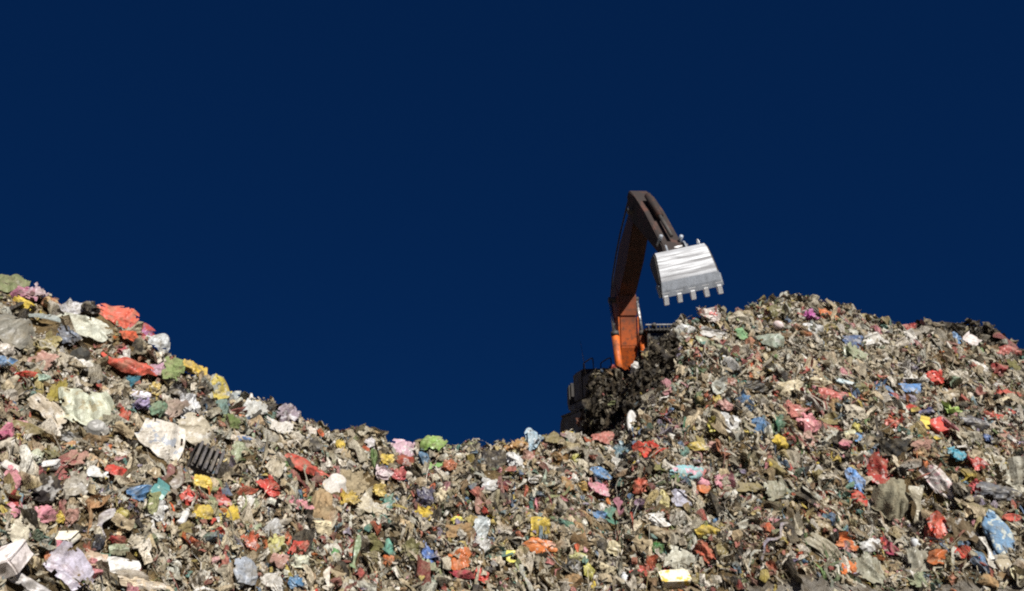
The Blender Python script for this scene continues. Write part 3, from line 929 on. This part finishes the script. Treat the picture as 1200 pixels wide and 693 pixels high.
NOUN_NAME = {'cloth': 'cloth', 'paper': 'paper_sheet', 'card': 'card_sheet', 'bag': 'plastic_bag', 'tarpaulin': 'tarpaulin', 'sack': 'sack'}

def frame_at(P, lean, g, spin=0.0):
    """right, up-slope and outward directions for something lying on the heap"""
    n = normal(np.array([P[0]]), np.array([P[1]]), .3)[0]
    n = n + lean * np.array([.25 * n[0], min(n[1], -.40), 0]) + g.normal(size=3) * .08
    n /= np.linalg.norm(n)
    rt = np.array([1.0, 0, 0]); rt -= n * (rt @ n); rt /= np.linalg.norm(rt)
    up = np.cross(n, rt)
    c, s = math.cos(spin), math.sin(spin)
    return rt * c + up * s, up * c - rt * s, n

def seen(vec, P):
    d = P - np.array([0, 0, EYE]); d /= np.linalg.norm(d)
    return np.linalg.norm(vec - d * (vec @ d))

def to_world(v, fr, s, P):
    return P + (v[:, :1] * s[0]) * fr[0] + (v[:, 1:2] * s[1]) * fr[1] + (v[:, 2:3] * s[2]) * fr[2]

def settle(v, clear):
    """nothing sinks into the heap: film drapes over the lumps below it"""
    h = height(v[:, 0], v[:, 1], False) + clear
    v = v.copy(); v[:, 2] = np.maximum(v[:, 2], h)
    return v

def place(name, me_v, me_f, P, mat, smooth, col, tint, parent=None, origin=None):
    o_at = P if origin is None else origin
    me = mesh_np(name, me_v - o_at, me_f, mat, smooth)
    o = obj(name, me, parent)
    if parent is None: o.location = o_at
    o.color = (*col, 1)
    o['tint'] = [float(c) for c in tint] + [1.0]
    return o

def knot_for(bag, g, P, fr, size, col, tint):
    """the tied neck with its two torn ears"""
    n = 5
    v, f = [], []
    d = fr[1] * (.6 + .5 * g.random()) + fr[0] * g.normal() * .5 + fr[2] * .5
    d /= np.linalg.norm(d)
    for e in (-1, 1):
        sv, sf = sheet_shape(g, 4, .18, .1, .2)
        ax = d + e * .7 * fr[0]; ax /= np.linalg.norm(ax)
        sd = np.cross(ax, fr[2]); sd /= np.linalg.norm(sd) + 1e-9
        w = P + d * size * .42 + (sv[:, :1] * size * .26) * sd + ((sv[:, 1:2] + .45) * size * .42) * ax + sv[:, 2:3] * size * .3 * fr[2]
        f.append(sf + sum(len(q) for q in v)); v.append(w)
    return place('knot', np.concatenate(v), np.concatenate(f), P, M['film'], False, col, tint, bag, P)

def build(shape, P, wpx, hpx, col, tint, g, dist, refpx):
    name, cat, mk = KIND[shape]
    mat = M[mk]
    ppm = FPX / dist
    w = wpx / ppm
    spin = g.normal() * .22
    if shape in ('sheet', 'rag', 'strip'):
        big = max(wpx, hpx) > 30
        fr = frame_at(P, 2.2 if big else 1.3, g, spin if shape != 'strip' else g.normal() * .12)
        h = hpx / ppm / max(seen(fr[1], P), .5)
        n = 0
        if shape == 'strip':
            v, f = strip_shape(g, 16)
            s = (w, h, min(w * 2.2, h * .4))
        else:
            n = 24 if max(wpx, hpx) > 34 else 16 if max(wpx, hpx) > 18 else 12
            v, f = sheet_shape(g, n, (.09 if big else .15) if shape == 'sheet' else (.11 if big else .18), .10, .085, .05 if big else .03, .75 if shape == 'rag' else .5)
            s = (w * 1.12, h * 1.12, (w + h) * .5)
        Pc = P + fr[2] * .10
        for _ in range(5):                 # hang clear of the slope instead of cutting into it
            wv = to_world(v, fr, s, Pc)
            pen = np.percentile(height(wv[:, 0], wv[:, 1], False) - wv[:, 2], 85)
            if pen < .03: break
            Pc = Pc + fr[2] * pen * .3
        wv = settle(wv, .06)
        if big and shape == 'sheet': mat = M['broad']
        return place(name, wv, f, P, mat, shape == 'strip' or n > 30, col, tint), fr, w
    if shape in ('bag', 'sack', 'ball'):
        fr = frame_at(P, .8, g, spin)
        h = hpx / ppm / max(seen(fr[1], P), .6)
        sub = 3 if max(wpx, hpx) > 16 else 2
        if shape == 'bag': v, f = crumpled_bag(g, sub)
        elif shape == 'sack': v, f = bag_shape(g, 4 if wpx > 30 else 3, .08, False)
        else:
            v, f = ICO[3]; v = v * .5 * (1 + .03 * folds(v, g, 3, .5, 2, False))[:, None]
        dep = min(w, h) * (.5 if shape != 'ball' else 1.0)
        Pc = P + fr[2] * (dep * .28 + .03)
        wv = to_world(v, fr, (w, h, dep), Pc)
        o = place(name, wv, f, P, mat, shape == 'ball' or shape == 'sack', col, tint)
        if shape == 'bag' and wpx >= 17: knot_for(o, g, Pc, fr, min(w, h), col, tint)
        if shape == 'sack':
            sv, sf = bag_shape(g, 2, .3, False)
            d = fr[1] * .8 + fr[0] * g.normal() * .4 + fr[2] * .2
            place('gathered_neck', to_world(sv, fr, (w * .34, h * .26, dep * .5), Pc + d / np.linalg.norm(d) * h * .45), sf, P, mat, False, col, tint, o, P)
        return o, fr, w
    if shape in ('box', 'carton', 'foambox', 'crate', 'board'):
        fr = frame_at(P, -.15 if shape == 'foambox' else .55, g, g.normal() * .12 + (.12 if shape == 'foambox' else .3 * g.normal()))
        if shape == 'foambox':          # tipped towards the road: shows its top and its front
            nn = np.array([.12 * g.normal(), -.55, .83]); nn /= np.linalg.norm(nn)
            rr = np.array([1.0, .18 * g.normal(), .10 + .06 * g.normal()]); rr -= nn * (rr @ nn); rr /= np.linalg.norm(rr)
            fr = (rr, np.cross(nn, rr), nn); k = seen(fr[1], P) + .5
            h = hpx / ppm / k
            s = (w * .96, h * 1.15, h * .62)
        elif shape == 'board': s = (w, max(hpx / ppm / max(seen(fr[1], P), .5), .05), .05)
        else:
            h = hpx / ppm / max(seen(fr[1], P), .6); s = (w, h, min(w, h) * .55)
        v, f = box_shape(g, 1, 1, 1, .05 if shape != 'board' else .08, shape == 'crate', .02)
        Pc = P + fr[2] * (s[2] * .42 + .04)
        o = place(name, to_world(v, fr, s, Pc), f, P, mat, False, col, tint)
        if shape == 'foambox':
            lv, lf = box_shape(g, 1, 1, 1, .08, False, .02)
            place('lid', to_world(lv, fr, (s[0] * 1.05, s[1] * 1.06, s[2] * .16), Pc + fr[2] * s[2] * .54), lf, P, mat, False, np.minimum(np.array(col) * 1.06, .9), tint, o, P)
        if shape in ('box', 'carton'):
            for e in (-1, 1):
                fv, ff = sheet_shape(g, 5, .05, .02, .04)
                d = fr[1] * e
                q = Pc + d * s[1] * .62 + fr[2] * s[2] * .62
                place('flap', to_world(fv, (fr[0], (d + fr[2] * .7) / 1.22, fr[2]), (s[0] * .95, s[1] * .34, .05), q), ff, P, mat, False, np.array(col) * .95, tint, o, P)
        if shape == 'crate':
            for k in range(5):
                bv, bf = box_shape(g, 1, 1, 1, .05, False, .01)
                q = Pc + fr[0] * s[0] * (-.4 + .2 * k) + fr[2] * s[2] * .62
                place('slat', to_world(bv, fr, (s[0] * .09, s[1] * 1.02, s[2] * .16), q), bf, P, mat, False, np.array(col) * 1.6, tint, o, P)
        return o, fr, w
    fr = frame_at(P, .9, g, 0)
    if shape == 'lid':                     # stands on edge, facing the road
        fr = (np.array([1.0, 0, 0]), np.array([0, .35, .937]), np.array([0, -.937, .35]))
    h = hpx / ppm / max(seen(fr[1], P), .6)
    if shape in ('tub', 'lid'):
        if shape == 'tub': v, f = lathe([(0, .55), (.30, .55), (.36, .5), (.44, .08), (.5, .06), (.5, 0), (.45, 0), (.41, .06), (.33, .46), (0, .5)], 28)
        else: v, f = lathe([(0, .09), (.36, .08), (.40, .12), (.47, .10), (.5, .05), (.5, 0), (0, 0)], 28)
        v = v * np.array([1, 1, .8])
        Pc = P + fr[2] * (.12 if shape == 'lid' else .03)
        o = place(name, to_world(v, fr, (w, h, (w + h) * .5 if shape == 'tub' else .3), Pc), f, P, mat, True, col, tint)
        rv, rf = lathe([(.47, .0), (.53, .0), (.54, .035), (.50, .06), (.47, .0)], 28)
        place('rim', to_world(rv, fr, (w, h, (w + h) * .4), Pc), rf, P, mat, True, np.array(col) * .85, tint, o, P)
        return o, fr, w
    # bottles and cans: a turned body lying on the slope along its longer side
    L, D = (w, h * .9) if wpx > hpx else (h, w)
    ax = fr[0] * .86 - fr[1] * .5 if wpx > hpx else fr[1]
    ax = ax / np.linalg.norm(ax); sd = np.cross(fr[2], ax); sd /= np.linalg.norm(sd)
    if shape == 'can': prof = [(0, -.5), (.42, -.5), (.5, -.46), (.5, .42), (.4, .5), (.36, .48), (0, .47)]
    else: prof = [(0, -.5), (.44, -.5), (.5, -.46), (.5, -.15), (.47, -.12), (.47, .08), (.5, .11), (.48, .22), (.3, .34), (.2, .38), (.2, .44), (0, .44)]
    v, f = lathe(prof, 20)
    Pc = P + fr[2] * D * .38
    o = place(name, to_world(v, (sd, fr[2], ax), (D, D, L), Pc), f, P, mat, True, col, tint)
    cv, cf = lathe([(.24, .40), (.26, .40), (.26, .49), (.2, .5), (0, .5)] if shape != 'can' else [(0, .475), (.1, .49), (.14, .475)], 16)
    place('cap' if shape != 'can' else 'ring_pull', to_world(cv, (sd, fr[2], ax), (D, D, L), Pc), cf, P, mat, True, np.array(col) * .75, tint, o, P)
    return o, fr, w

GROUPS = {'plastic bag': 'plastic bags in the heap', 'plastic sheet': 'sheets of plastic film in the heap', 'rag': 'rags in the heap', 'sack': 'sacks in the heap',
          'ribbon': 'ribbons hanging in the heap', 'bottle': 'bottles in the heap', 'box': 'boxes in the heap', 'carton': 'cartons in the heap', 'cloth': 'cloths in the heap'}
for i, (px, py, w, h, shape, col, tint, ref, where) in enumerate(marks):
    g = np.random.default_rng(1000 + i)
    P = hit(px, py + h * .12)
    dist = project(*P)[2]
    lum = col @ np.array([.25, .6, .15])
    col = lum + (col - lum) * .84
    o, fr, wm = build(shape, P, w * .95, h * .95, np.minimum(col * .97, .85), tint if tint is not None else (col * (.45 + .4 * g.random()) if g.random() < .7 else np.minimum(col * .5 + .35, .8)), g, dist, (px, py))
    noun = ref.split()[-1]
    cat = NOUN_CAT.get(noun, KIND[shape][1])
    if noun in NOUN_NAME: o.name = NOUN_NAME[noun]
    o['label'] = ref + ' ' + where
    o['category'] = cat
    if cat in GROUPS: o['group'] = GROUPS[cat]

# smaller pieces that lie next to those above, each told apart by what it lies beside
g = np.random.default_rng(77)
QUIET = [('beige', (176, 160, 132)), ('grey', (140, 136, 126)), ('brown', (118, 96, 70)), ('dirty white', (204, 196, 180)), ('khaki', (142, 130, 90)), ('olive', (118, 116, 78)),
         ('dull pink', (180, 140, 130)), ('pale green', (160, 170, 142)), ('dark grey', (70, 68, 66)), ('tan', (166, 136, 100)), ('white', (226, 224, 220)), ('cream', (218, 206, 176)), ('red', (200, 70, 62)), ('pink', (220, 150, 166)),
         ('yellow', (214, 188, 84)), ('blue', (100, 146, 196)), ('ivory', (210, 204, 186)), ('orange', (206, 116, 66)), ('white', (214, 216, 218))]
SIDES = [('just above the', 0, -1), ('just below the', 0, 1), ('to the right of the', 1, 0), ('to the left of the', -1, 0)]
placed = [(m[0], m[1], m[2], m[3]) for m in marks]
count = 0
for i, m in enumerate(marks):
    px, py, w, h, ref = m[0], m[1], m[2], m[3], m[7]
    order = g.permutation(4)
    made = 0
    for k in order:
        if made >= 2 or count >= 290: break
        txt, dx, dy = SIDES[k]
        pw, ph = g.uniform(15, 27), g.uniform(11, 20)
        qx, qy = px + dx * (w * .5 + pw * .6), py + dy * (h * .5 + ph * .6)
        if not (4 < qx < 1196 and qy < 688): continue
        if any(abs(qx - a) < (pw + c) * .52 and abs(qy - b) < (ph + d) * .52 for a, b, c, d in placed): continue
        crest = np.interp(qx, [c[0] for c in CREST], [c[1] for c in CREST])
        if qy < crest + 6: continue
        P = hit(qx, qy)
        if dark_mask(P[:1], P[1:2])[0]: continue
        cname, rgb = QUIET[g.integers(len(QUIET))]
        shape = ['sheet', 'rag', 'bag', 'sheet', 'rag'][g.integers(5)]
        kname, cat, _ = KIND[shape]
        c = lin(rgb) * g.uniform(.85, 1.1)
        o, fr, wm = build(shape, P, pw, ph, c, c * .7, g, project(*P)[2], (qx, qy))
        noun = {'sheet': 'scrap of plastic film', 'rag': 'rag', 'bag': 'plastic bag'}[shape]
        o['label'] = f'small {cname} {noun} {txt} {ref}'
        o['category'] = cat
        o['group'] = GROUPS[cat]
        placed.append((qx, qy, pw, ph)); made += 1; count += 1

# ------------------------------------------------------------------ the excavator behind the tall heap
# machine axes: x forward, y to the operator's left, z up
FWD = R(-90 + 7.5)
exc = bpy.data.objects.new('excavator', None)
C.objects.link(exc)
exc.location = (EXC[0], EXC[1], PLATFORM)
exc.rotation_euler = (R(2), 0, FWD)
exc['label'] = 'orange excavator behind the tall heap, its bright steel bucket raised against the sky'
exc['category'] = 'excavator'

def bm_mesh(name, bm, mat, parent, smooth=False, bev=0.0):
    if bev: bmesh.ops.bevel(bm, geom=bm.edges[:], offset=bev, segments=2, affect='EDGES')
    bmesh.ops.recalc_face_normals(bm, faces=bm.faces[:])
    me = bpy.data.meshes.new(name); bm.to_mesh(me); bm.free()
    for p in me.polygons: p.use_smooth = smooth
    me.materials.append(mat)
    o = bpy.data.objects.new(name, me); C.objects.link(o); o.parent = parent
    return o

def prism(name, pts, y0, y1, mat, parent, bev=0.02):
    """side profile in (x, z) pulled across the machine's width"""
    bm = bmesh.new()
    a = [bm.verts.new((x, y0, z)) for x, z in pts]; b = [bm.verts.new((x, y1, z)) for x, z in pts]
    bm.faces.new(a); bm.faces.new(b[::-1])
    for i in range(len(pts)):
        j = (i + 1) % len(pts); bm.faces.new((a[i], b[i], b[j], a[j]))
    return bm_mesh(name, bm, mat, parent, False, bev)

def block(name, lo, hi, mat, parent, bev=0.03):
    return prism(name, [(lo[0], lo[2]), (hi[0], lo[2]), (hi[0], hi[2]), (lo[0], hi[2])], lo[1], hi[1], mat, parent, bev)

def rod(name, p, q, r, mat, parent, n=14, r2=None):
    p, q = Vector(p), Vector(q)
    bm = bmesh.new()
    bmesh.ops.create_cone(bm, cap_ends=True, segments=n, radius1=r, radius2=r if r2 is None else r2, depth=(q - p).length)
    bmesh.ops.transform(bm, matrix=Matrix.Translation((p + q) / 2) @ (q - p).to_track_quat('Z', 'Y').to_matrix().to_4x4(), verts=bm.verts[:])
    return bm_mesh(name, bm, mat, parent, True)

def hose(name, pts, r, mat, parent, n=6):
    """a bent tube through the points"""
    P = [Vector(p) for p in pts]
    path = []
    for i in range(len(P) - 1):                      # rounded by cutting corners twice
        path += [P[i].lerp(P[i + 1], .02 if i == 0 else .25), P[i].lerp(P[i + 1], .98 if i == len(P) - 2 else .75)]
    bm = bmesh.new(); rings = []
    for i, p in enumerate(path):
        t = (path[min(i + 1, len(path) - 1)] - path[max(i - 1, 0)]).normalized()
        m = t.to_track_quat('Z', 'Y').to_matrix()
        rings.append([bm.verts.new(p + m @ Vector((r * math.cos(k * 6.2832 / n), r * math.sin(k * 6.2832 / n), 0))) for k in range(n)])
    for i in range(len(rings) - 1):
        for k in range(n):
            bm.faces.new((rings[i][k], rings[i][(k + 1) % n], rings[i + 1][(k + 1) % n], rings[i + 1][k]))
    return bm_mesh(name, bm, mat, parent, True)

# undercarriage
for s in (-1, 1):
    yc = s * 1.18
    prof = [(-1.7, 0), (1.7, 0), (1.95, .12), (2.12, .45), (1.95, .78), (1.7, .92), (-1.7, .92), (-1.95, .78), (-2.12, .45), (-1.95, .12)]
    tr = prism('track', prof, yc - .28, yc + .28, M['dark'], exc, .04)
    for k in range(14):
        x = -1.69 + k * .26
        block('track_shoe', (x, yc - .30, .90), (x + .2, yc + .30, .965), M['dark'], tr, .01)
block('chassis', (-1.0, -.9, .45), (1.0, .9, .95), M['dark'], exc)
rod('slew_ring', (0, 0, .9), (0, 0, 1.1), .75, M['dark'], exc, 28)
# house
block('deck', (-2.2, -1.10, 1.1), (1.25, 1.34, 1.3), M['dark'], exc)
block('engine_cover', (-1.75, -1.05, 1.3), (-.55, 1.32, 2.2), M['dark'], exc, .06)
prism('counterweight', [(-2.2, 1.12), (-2.2, 2.0), (-2.55, 1.9), (-2.65, 1.4), (-2.5, 1.12)], -1.08, 1.34, M['dark'], exc, .06)
tank = block('fuel_tank', (-.5, -1.05, 1.3), (.75, -.42, 1.98), M['dark'], exc, .05)
block('tool_box', (.80, -1.05, 1.3), (1.25, -.42, 1.70), M['dark'], exc, .04)
rod('filler_cap', (.1, -.8, 1.96), (.1, -.8, 2.05), .07, M['dark'], tank)
for y in (-1.0, -.50):
    hose('handrail', [(-.45, y, 1.95), (-.45, y, 2.3), (-.40, y, 2.34), (.6, y, 2.34), (.7, y, 2.28), (.7, y, 1.95)], .018, M['dark'], exc)
rod('antenna', (-.2, -1.0, 1.95), (-.25, -1.1, 2.95), .010, M['chrome'], exc, 6, .005)
# cab
cab = block('cab', (-.55, .42, 1.3), (1.15, 1.34, 2.1), M['dark'], exc, .04)
for x, y in ((1.10, .47), (1.10, 1.29), (-.5, .47), (-.5, 1.29), (.3, 1.31), (.3, .45)):
    block('pillar', (x - .05, y - .05, 2.08), (x + .05, y + .05, 2.93), M['dark'], cab, .01)
block('roof', (-.62, .38, 2.93), (1.22, 1.38, 3.05), M['dark'], cab, .04)
block('windscreen', (1.085, .53, 2.12), (1.105, 1.23, 2.91), M['glass'], cab, 0)
block('rear_window', (-.51, .53, 2.12), (-.49, 1.23, 2.91), M['glass'], cab, 0)
for y in (.46, 1.28):
    block('side_window', (-.44, y - .01, 2.12), (.24, y + .01, 2.91), M['glass'], cab, 0)
    block('side_window', (.36, y - .01, 2.12), (1.04, y + .01, 2.91), M['glass'], cab, 0)
for k in range(9):
    block('guard_bar', (1.20, .44 + k * .104, 2.95), (1.24, .465 + k * .104, 3.10), M['dark'], cab, 0)
block('guard_rail', (1.19, .36, 3.09), (1.25, 1.40, 3.13), M['chrome'], cab, .01)
for y in (.6, 1.16): rod('work_lamp', (1.15, y, 3.10), (1.27, y, 3.10), .06, M['dark'], cab)

# boom: foot, knee, tip in the (x, z) plane
FOOT, KNEE, TIP = (.35, 1.95), (.52, 4.12), (2.70, 5.80)
BW = .245
low = [(.18, 1.85), (.50, 1.83), (.80, 2.6), (.905, 3.42), (.07, 3.42), (.05, 2.6)]
knee = [(.905, 3.422), (.93, 3.6), (.98, 3.98), (.62, 4.42), (.22, 4.30), (.08, 3.6), (.07, 3.422)]
up = [(.981, 3.98), (1.90, 4.70), (2.74, 5.52), (2.88, 5.72), (2.78, 5.94), (2.54, 5.97), (1.30, 5.32), (.22, 4.302), (.62, 4.422)]
boom = prism('boom', low, -BW, BW, M['boom'], exc, .03)
prism('boom_neck', up, -BW * .96, BW * .96, M['boom'], boom, .03)
for s in (-1, 1):                                   # welded flanges along both edges
    prism('side_flange', [(.79, 2.6), (.885, 3.4), (.915, 3.4), (.82, 2.6)], s * (BW + .004), s * (BW + .04), M['orange'], boom, .004)
prism('boom_knee', knee, -BW, BW, M['boom'], boom, .02)
rod('knee_pin', (.55, -.42, 3.95), (.55, .42, 3.95), .085, M['dark'], boom)
rod('foot_pin', (.35, -.4, 1.97), (.35, .4, 1.97), .09, M['dark'], boom)
rod('tip_pin', (2.71, -.36, 5.79), (2.71, .36, 5.79), .08, M['dark'], boom)
for s in (-1, 1):
    y = s * .38
    c = rod('boom_cylinder', (1.12, y, 1.50), (.83, y, 2.95), .10, M['orange'], exc)
    rod('piston_rod', (.83, y, 2.95), (.56, y, 3.95), .05, M['chrome'], c)
    rod('gland', (.845, y, 2.88), (.82, y, 3.0), .115, M['dark'], c)
# stick
ST_END = (4.77, 4.07)
dirv = Vector((ST_END[0] - TIP[0], 0, ST_END[1] - TIP[1])).normalized()
nrm2 = Vector((-dirv.z, 0, dirv.x))                 # above the stick
def along(t, h):
    p = Vector((TIP[0], 0, TIP[1])) + dirv * t + nrm2 * h
    return (p.x, p.z)
LST = math.hypot(ST_END[0] - TIP[0], ST_END[1] - TIP[1])
stick = prism('stick', [along(-.58, .18), along(-.50, .38), along(.1, .42), along(1.0, .36), along(LST - .1, .14), along(LST + .1, .02), along(LST, -.13), along(1.0, -.18), along(.1, -.26), along(-.3, -.10)], -.25, .25, M['grimy'], exc, .025)
sc = rod('stick_cylinder', (1.05, 0, 5.22), (1.8, 0, 5.90), .095, M['grimy'], exc)
a = along(-.52, .28)
rod('piston_rod', (1.8, 0, 5.90), (a[0], 0, a[1]), .05, M['chrome'], sc)
a, b = along(.35, .54), along(1.45, .42)
bc = rod('bucket_cylinder', (a[0], 0, a[1]), (b[0], 0, b[1]), .085, M['grimy'], exc)
L = along(LST - .30, .30)
rod('piston_rod', (b[0], 0, b[1]), (L[0], 0, L[1]), .045, M['dark'], bc)
for y in (-.24, .24):
    q = along(LST - .42, .02)
    rod('link', (q[0], y, q[1]), (L[0], y, L[1]), .045, M['lip'], stick)
hose('hydraulic_hose', [(.2, -.18, 2.6), (.0, -.2, 3.6), (.05, -.2, 4.4), (1.1, -.2, 5.45), (2.2, -.2, 6.15), (2.5, -.2, 6.3), (2.75, -.18, 6.1)], .025, M['rubber'], boom)
hose('hydraulic_hose', [(.2, .18, 2.6), (-.02, .2, 3.6), (.03, .2, 4.4), (1.1, .2, 5.47), (2.2, .2, 6.18), (2.5, .2, 6.33), (2.8, .18, 6.1)], .025, M['rubber'], boom)

# bucket hanging from the end of the stick, its back to the camera
BY = .66
bucket = bpy.data.objects.new('bucket', None)
C.objects.link(bucket); bucket.parent = exc
bucket.location = (ST_END[0], 0.08, ST_END[1])
bucket.scale = (.94, .94, .97)
bucket.rotation_euler = (R(10), R(-4), R(-9))
def curved_plate(name, outer, th, y0, y1, mat, parent, ny=1):
    out = [Vector((x, 0, z)) for x, z in outer]
    inn = []
    for i, p in enumerate(out):
        t = (out[min(i + 1, len(out) - 1)] - out[max(i - 1, 0)]).normalized()
        inn.append(p + Vector((t.z, 0, -t.x)) * th)
    return prism(name, [(p.x, p.z) for p in out] + [(p.x, p.z) for p in inn[::-1]], y0, y1, mat, parent, 0)
shell_pts = [(-.34, -.04), (-.10, .0), (.18, .01), (.32, -.03), (.40, -.13), (.435, -.36), (.45, -.60), (.44, -.78)]
shell = curved_plate('shell', shell_pts, -.035, -BY, BY, M['steel'], bucket)
lip = curved_plate('lip', [(.455, -.74), (.40, -.92), (.335, -1.06)], -.06, -BY - .015, BY + .015, M['lip'], bucket)
for z, x in ((-.18, .412), (-.33, .437), (-.49, .450), (-.66, .456)):
    block('wear_strip', (x - .02, -BY + .02, z - .028), (x + .022, BY - .02, z + .028), M['steel'], shell, .008)
for s in (-1, 1):
    y = s * (BY + .001)
    side = [(-.34, -.04), (-.10, .0), (.18, .01), (.32, -.03), (.40, -.13), (.435, -.36), (.45, -.60), (.44, -.78), (.335, -1.06), (.26, -1.04), (.05, -.62), (-.26, -.22)]
    sp = prism('side_plate', side, y, y + s * .035, M['dark'], bucket, .004)
    prism('side_cutter', [(.26, -1.03), (.32, -1.05), (.42, -.8), (.30, -.72), (.1, -.72)], y + s * .037, y + s * .07, M['lip'], sp, .004)
for k in range(5):
    y = -BY + .06 + k * (2 * BY - .12) / 4
    t = prism('tooth', [(.40, -.96), (.41, -1.06), (.31, -1.25), (.27, -1.24), (.29, -1.02)], y - .055, y + .055, M['tooth'], bucket, .012)
    prism('adapter', [(.445, -.80), (.465, -.86), (.425, -1.02), (.38, -1.0)], y - .09, y + .09, M['tooth'], t, .012)
for y in (-.26, .26):
    prism('ear', [(-.30, -.02), (.14, .0), (.10, .20), (.02, .26), (-.26, .30), (-.33, .24)], y - .025, y + .025, M['lip'], bucket, .006)
rod('bucket_pin', (0, -.34, .13), (0, .34, .13), .05, M['chrome'], bucket)
rod('link_pin', (-.26, -.34, .26), (-.26, .34, .26), .045, M['chrome'], bucket)
hose('lifting_hook', [(.30, BY - .12, -.08), (.36, BY - .12, .04), (.33, BY - .12, .12), (.24, BY - .12, .12), (.22, BY - .12, .06)], .022, M['tooth'], bucket)
for part in list(bucket.children):                  # wider at the lip than at the top
    for me in [part.data] + [c.data for c in part.children]:
        for vv in me.vertices: vv.co.y *= 1.06 - .14 * (vv.co.z + 1.1)
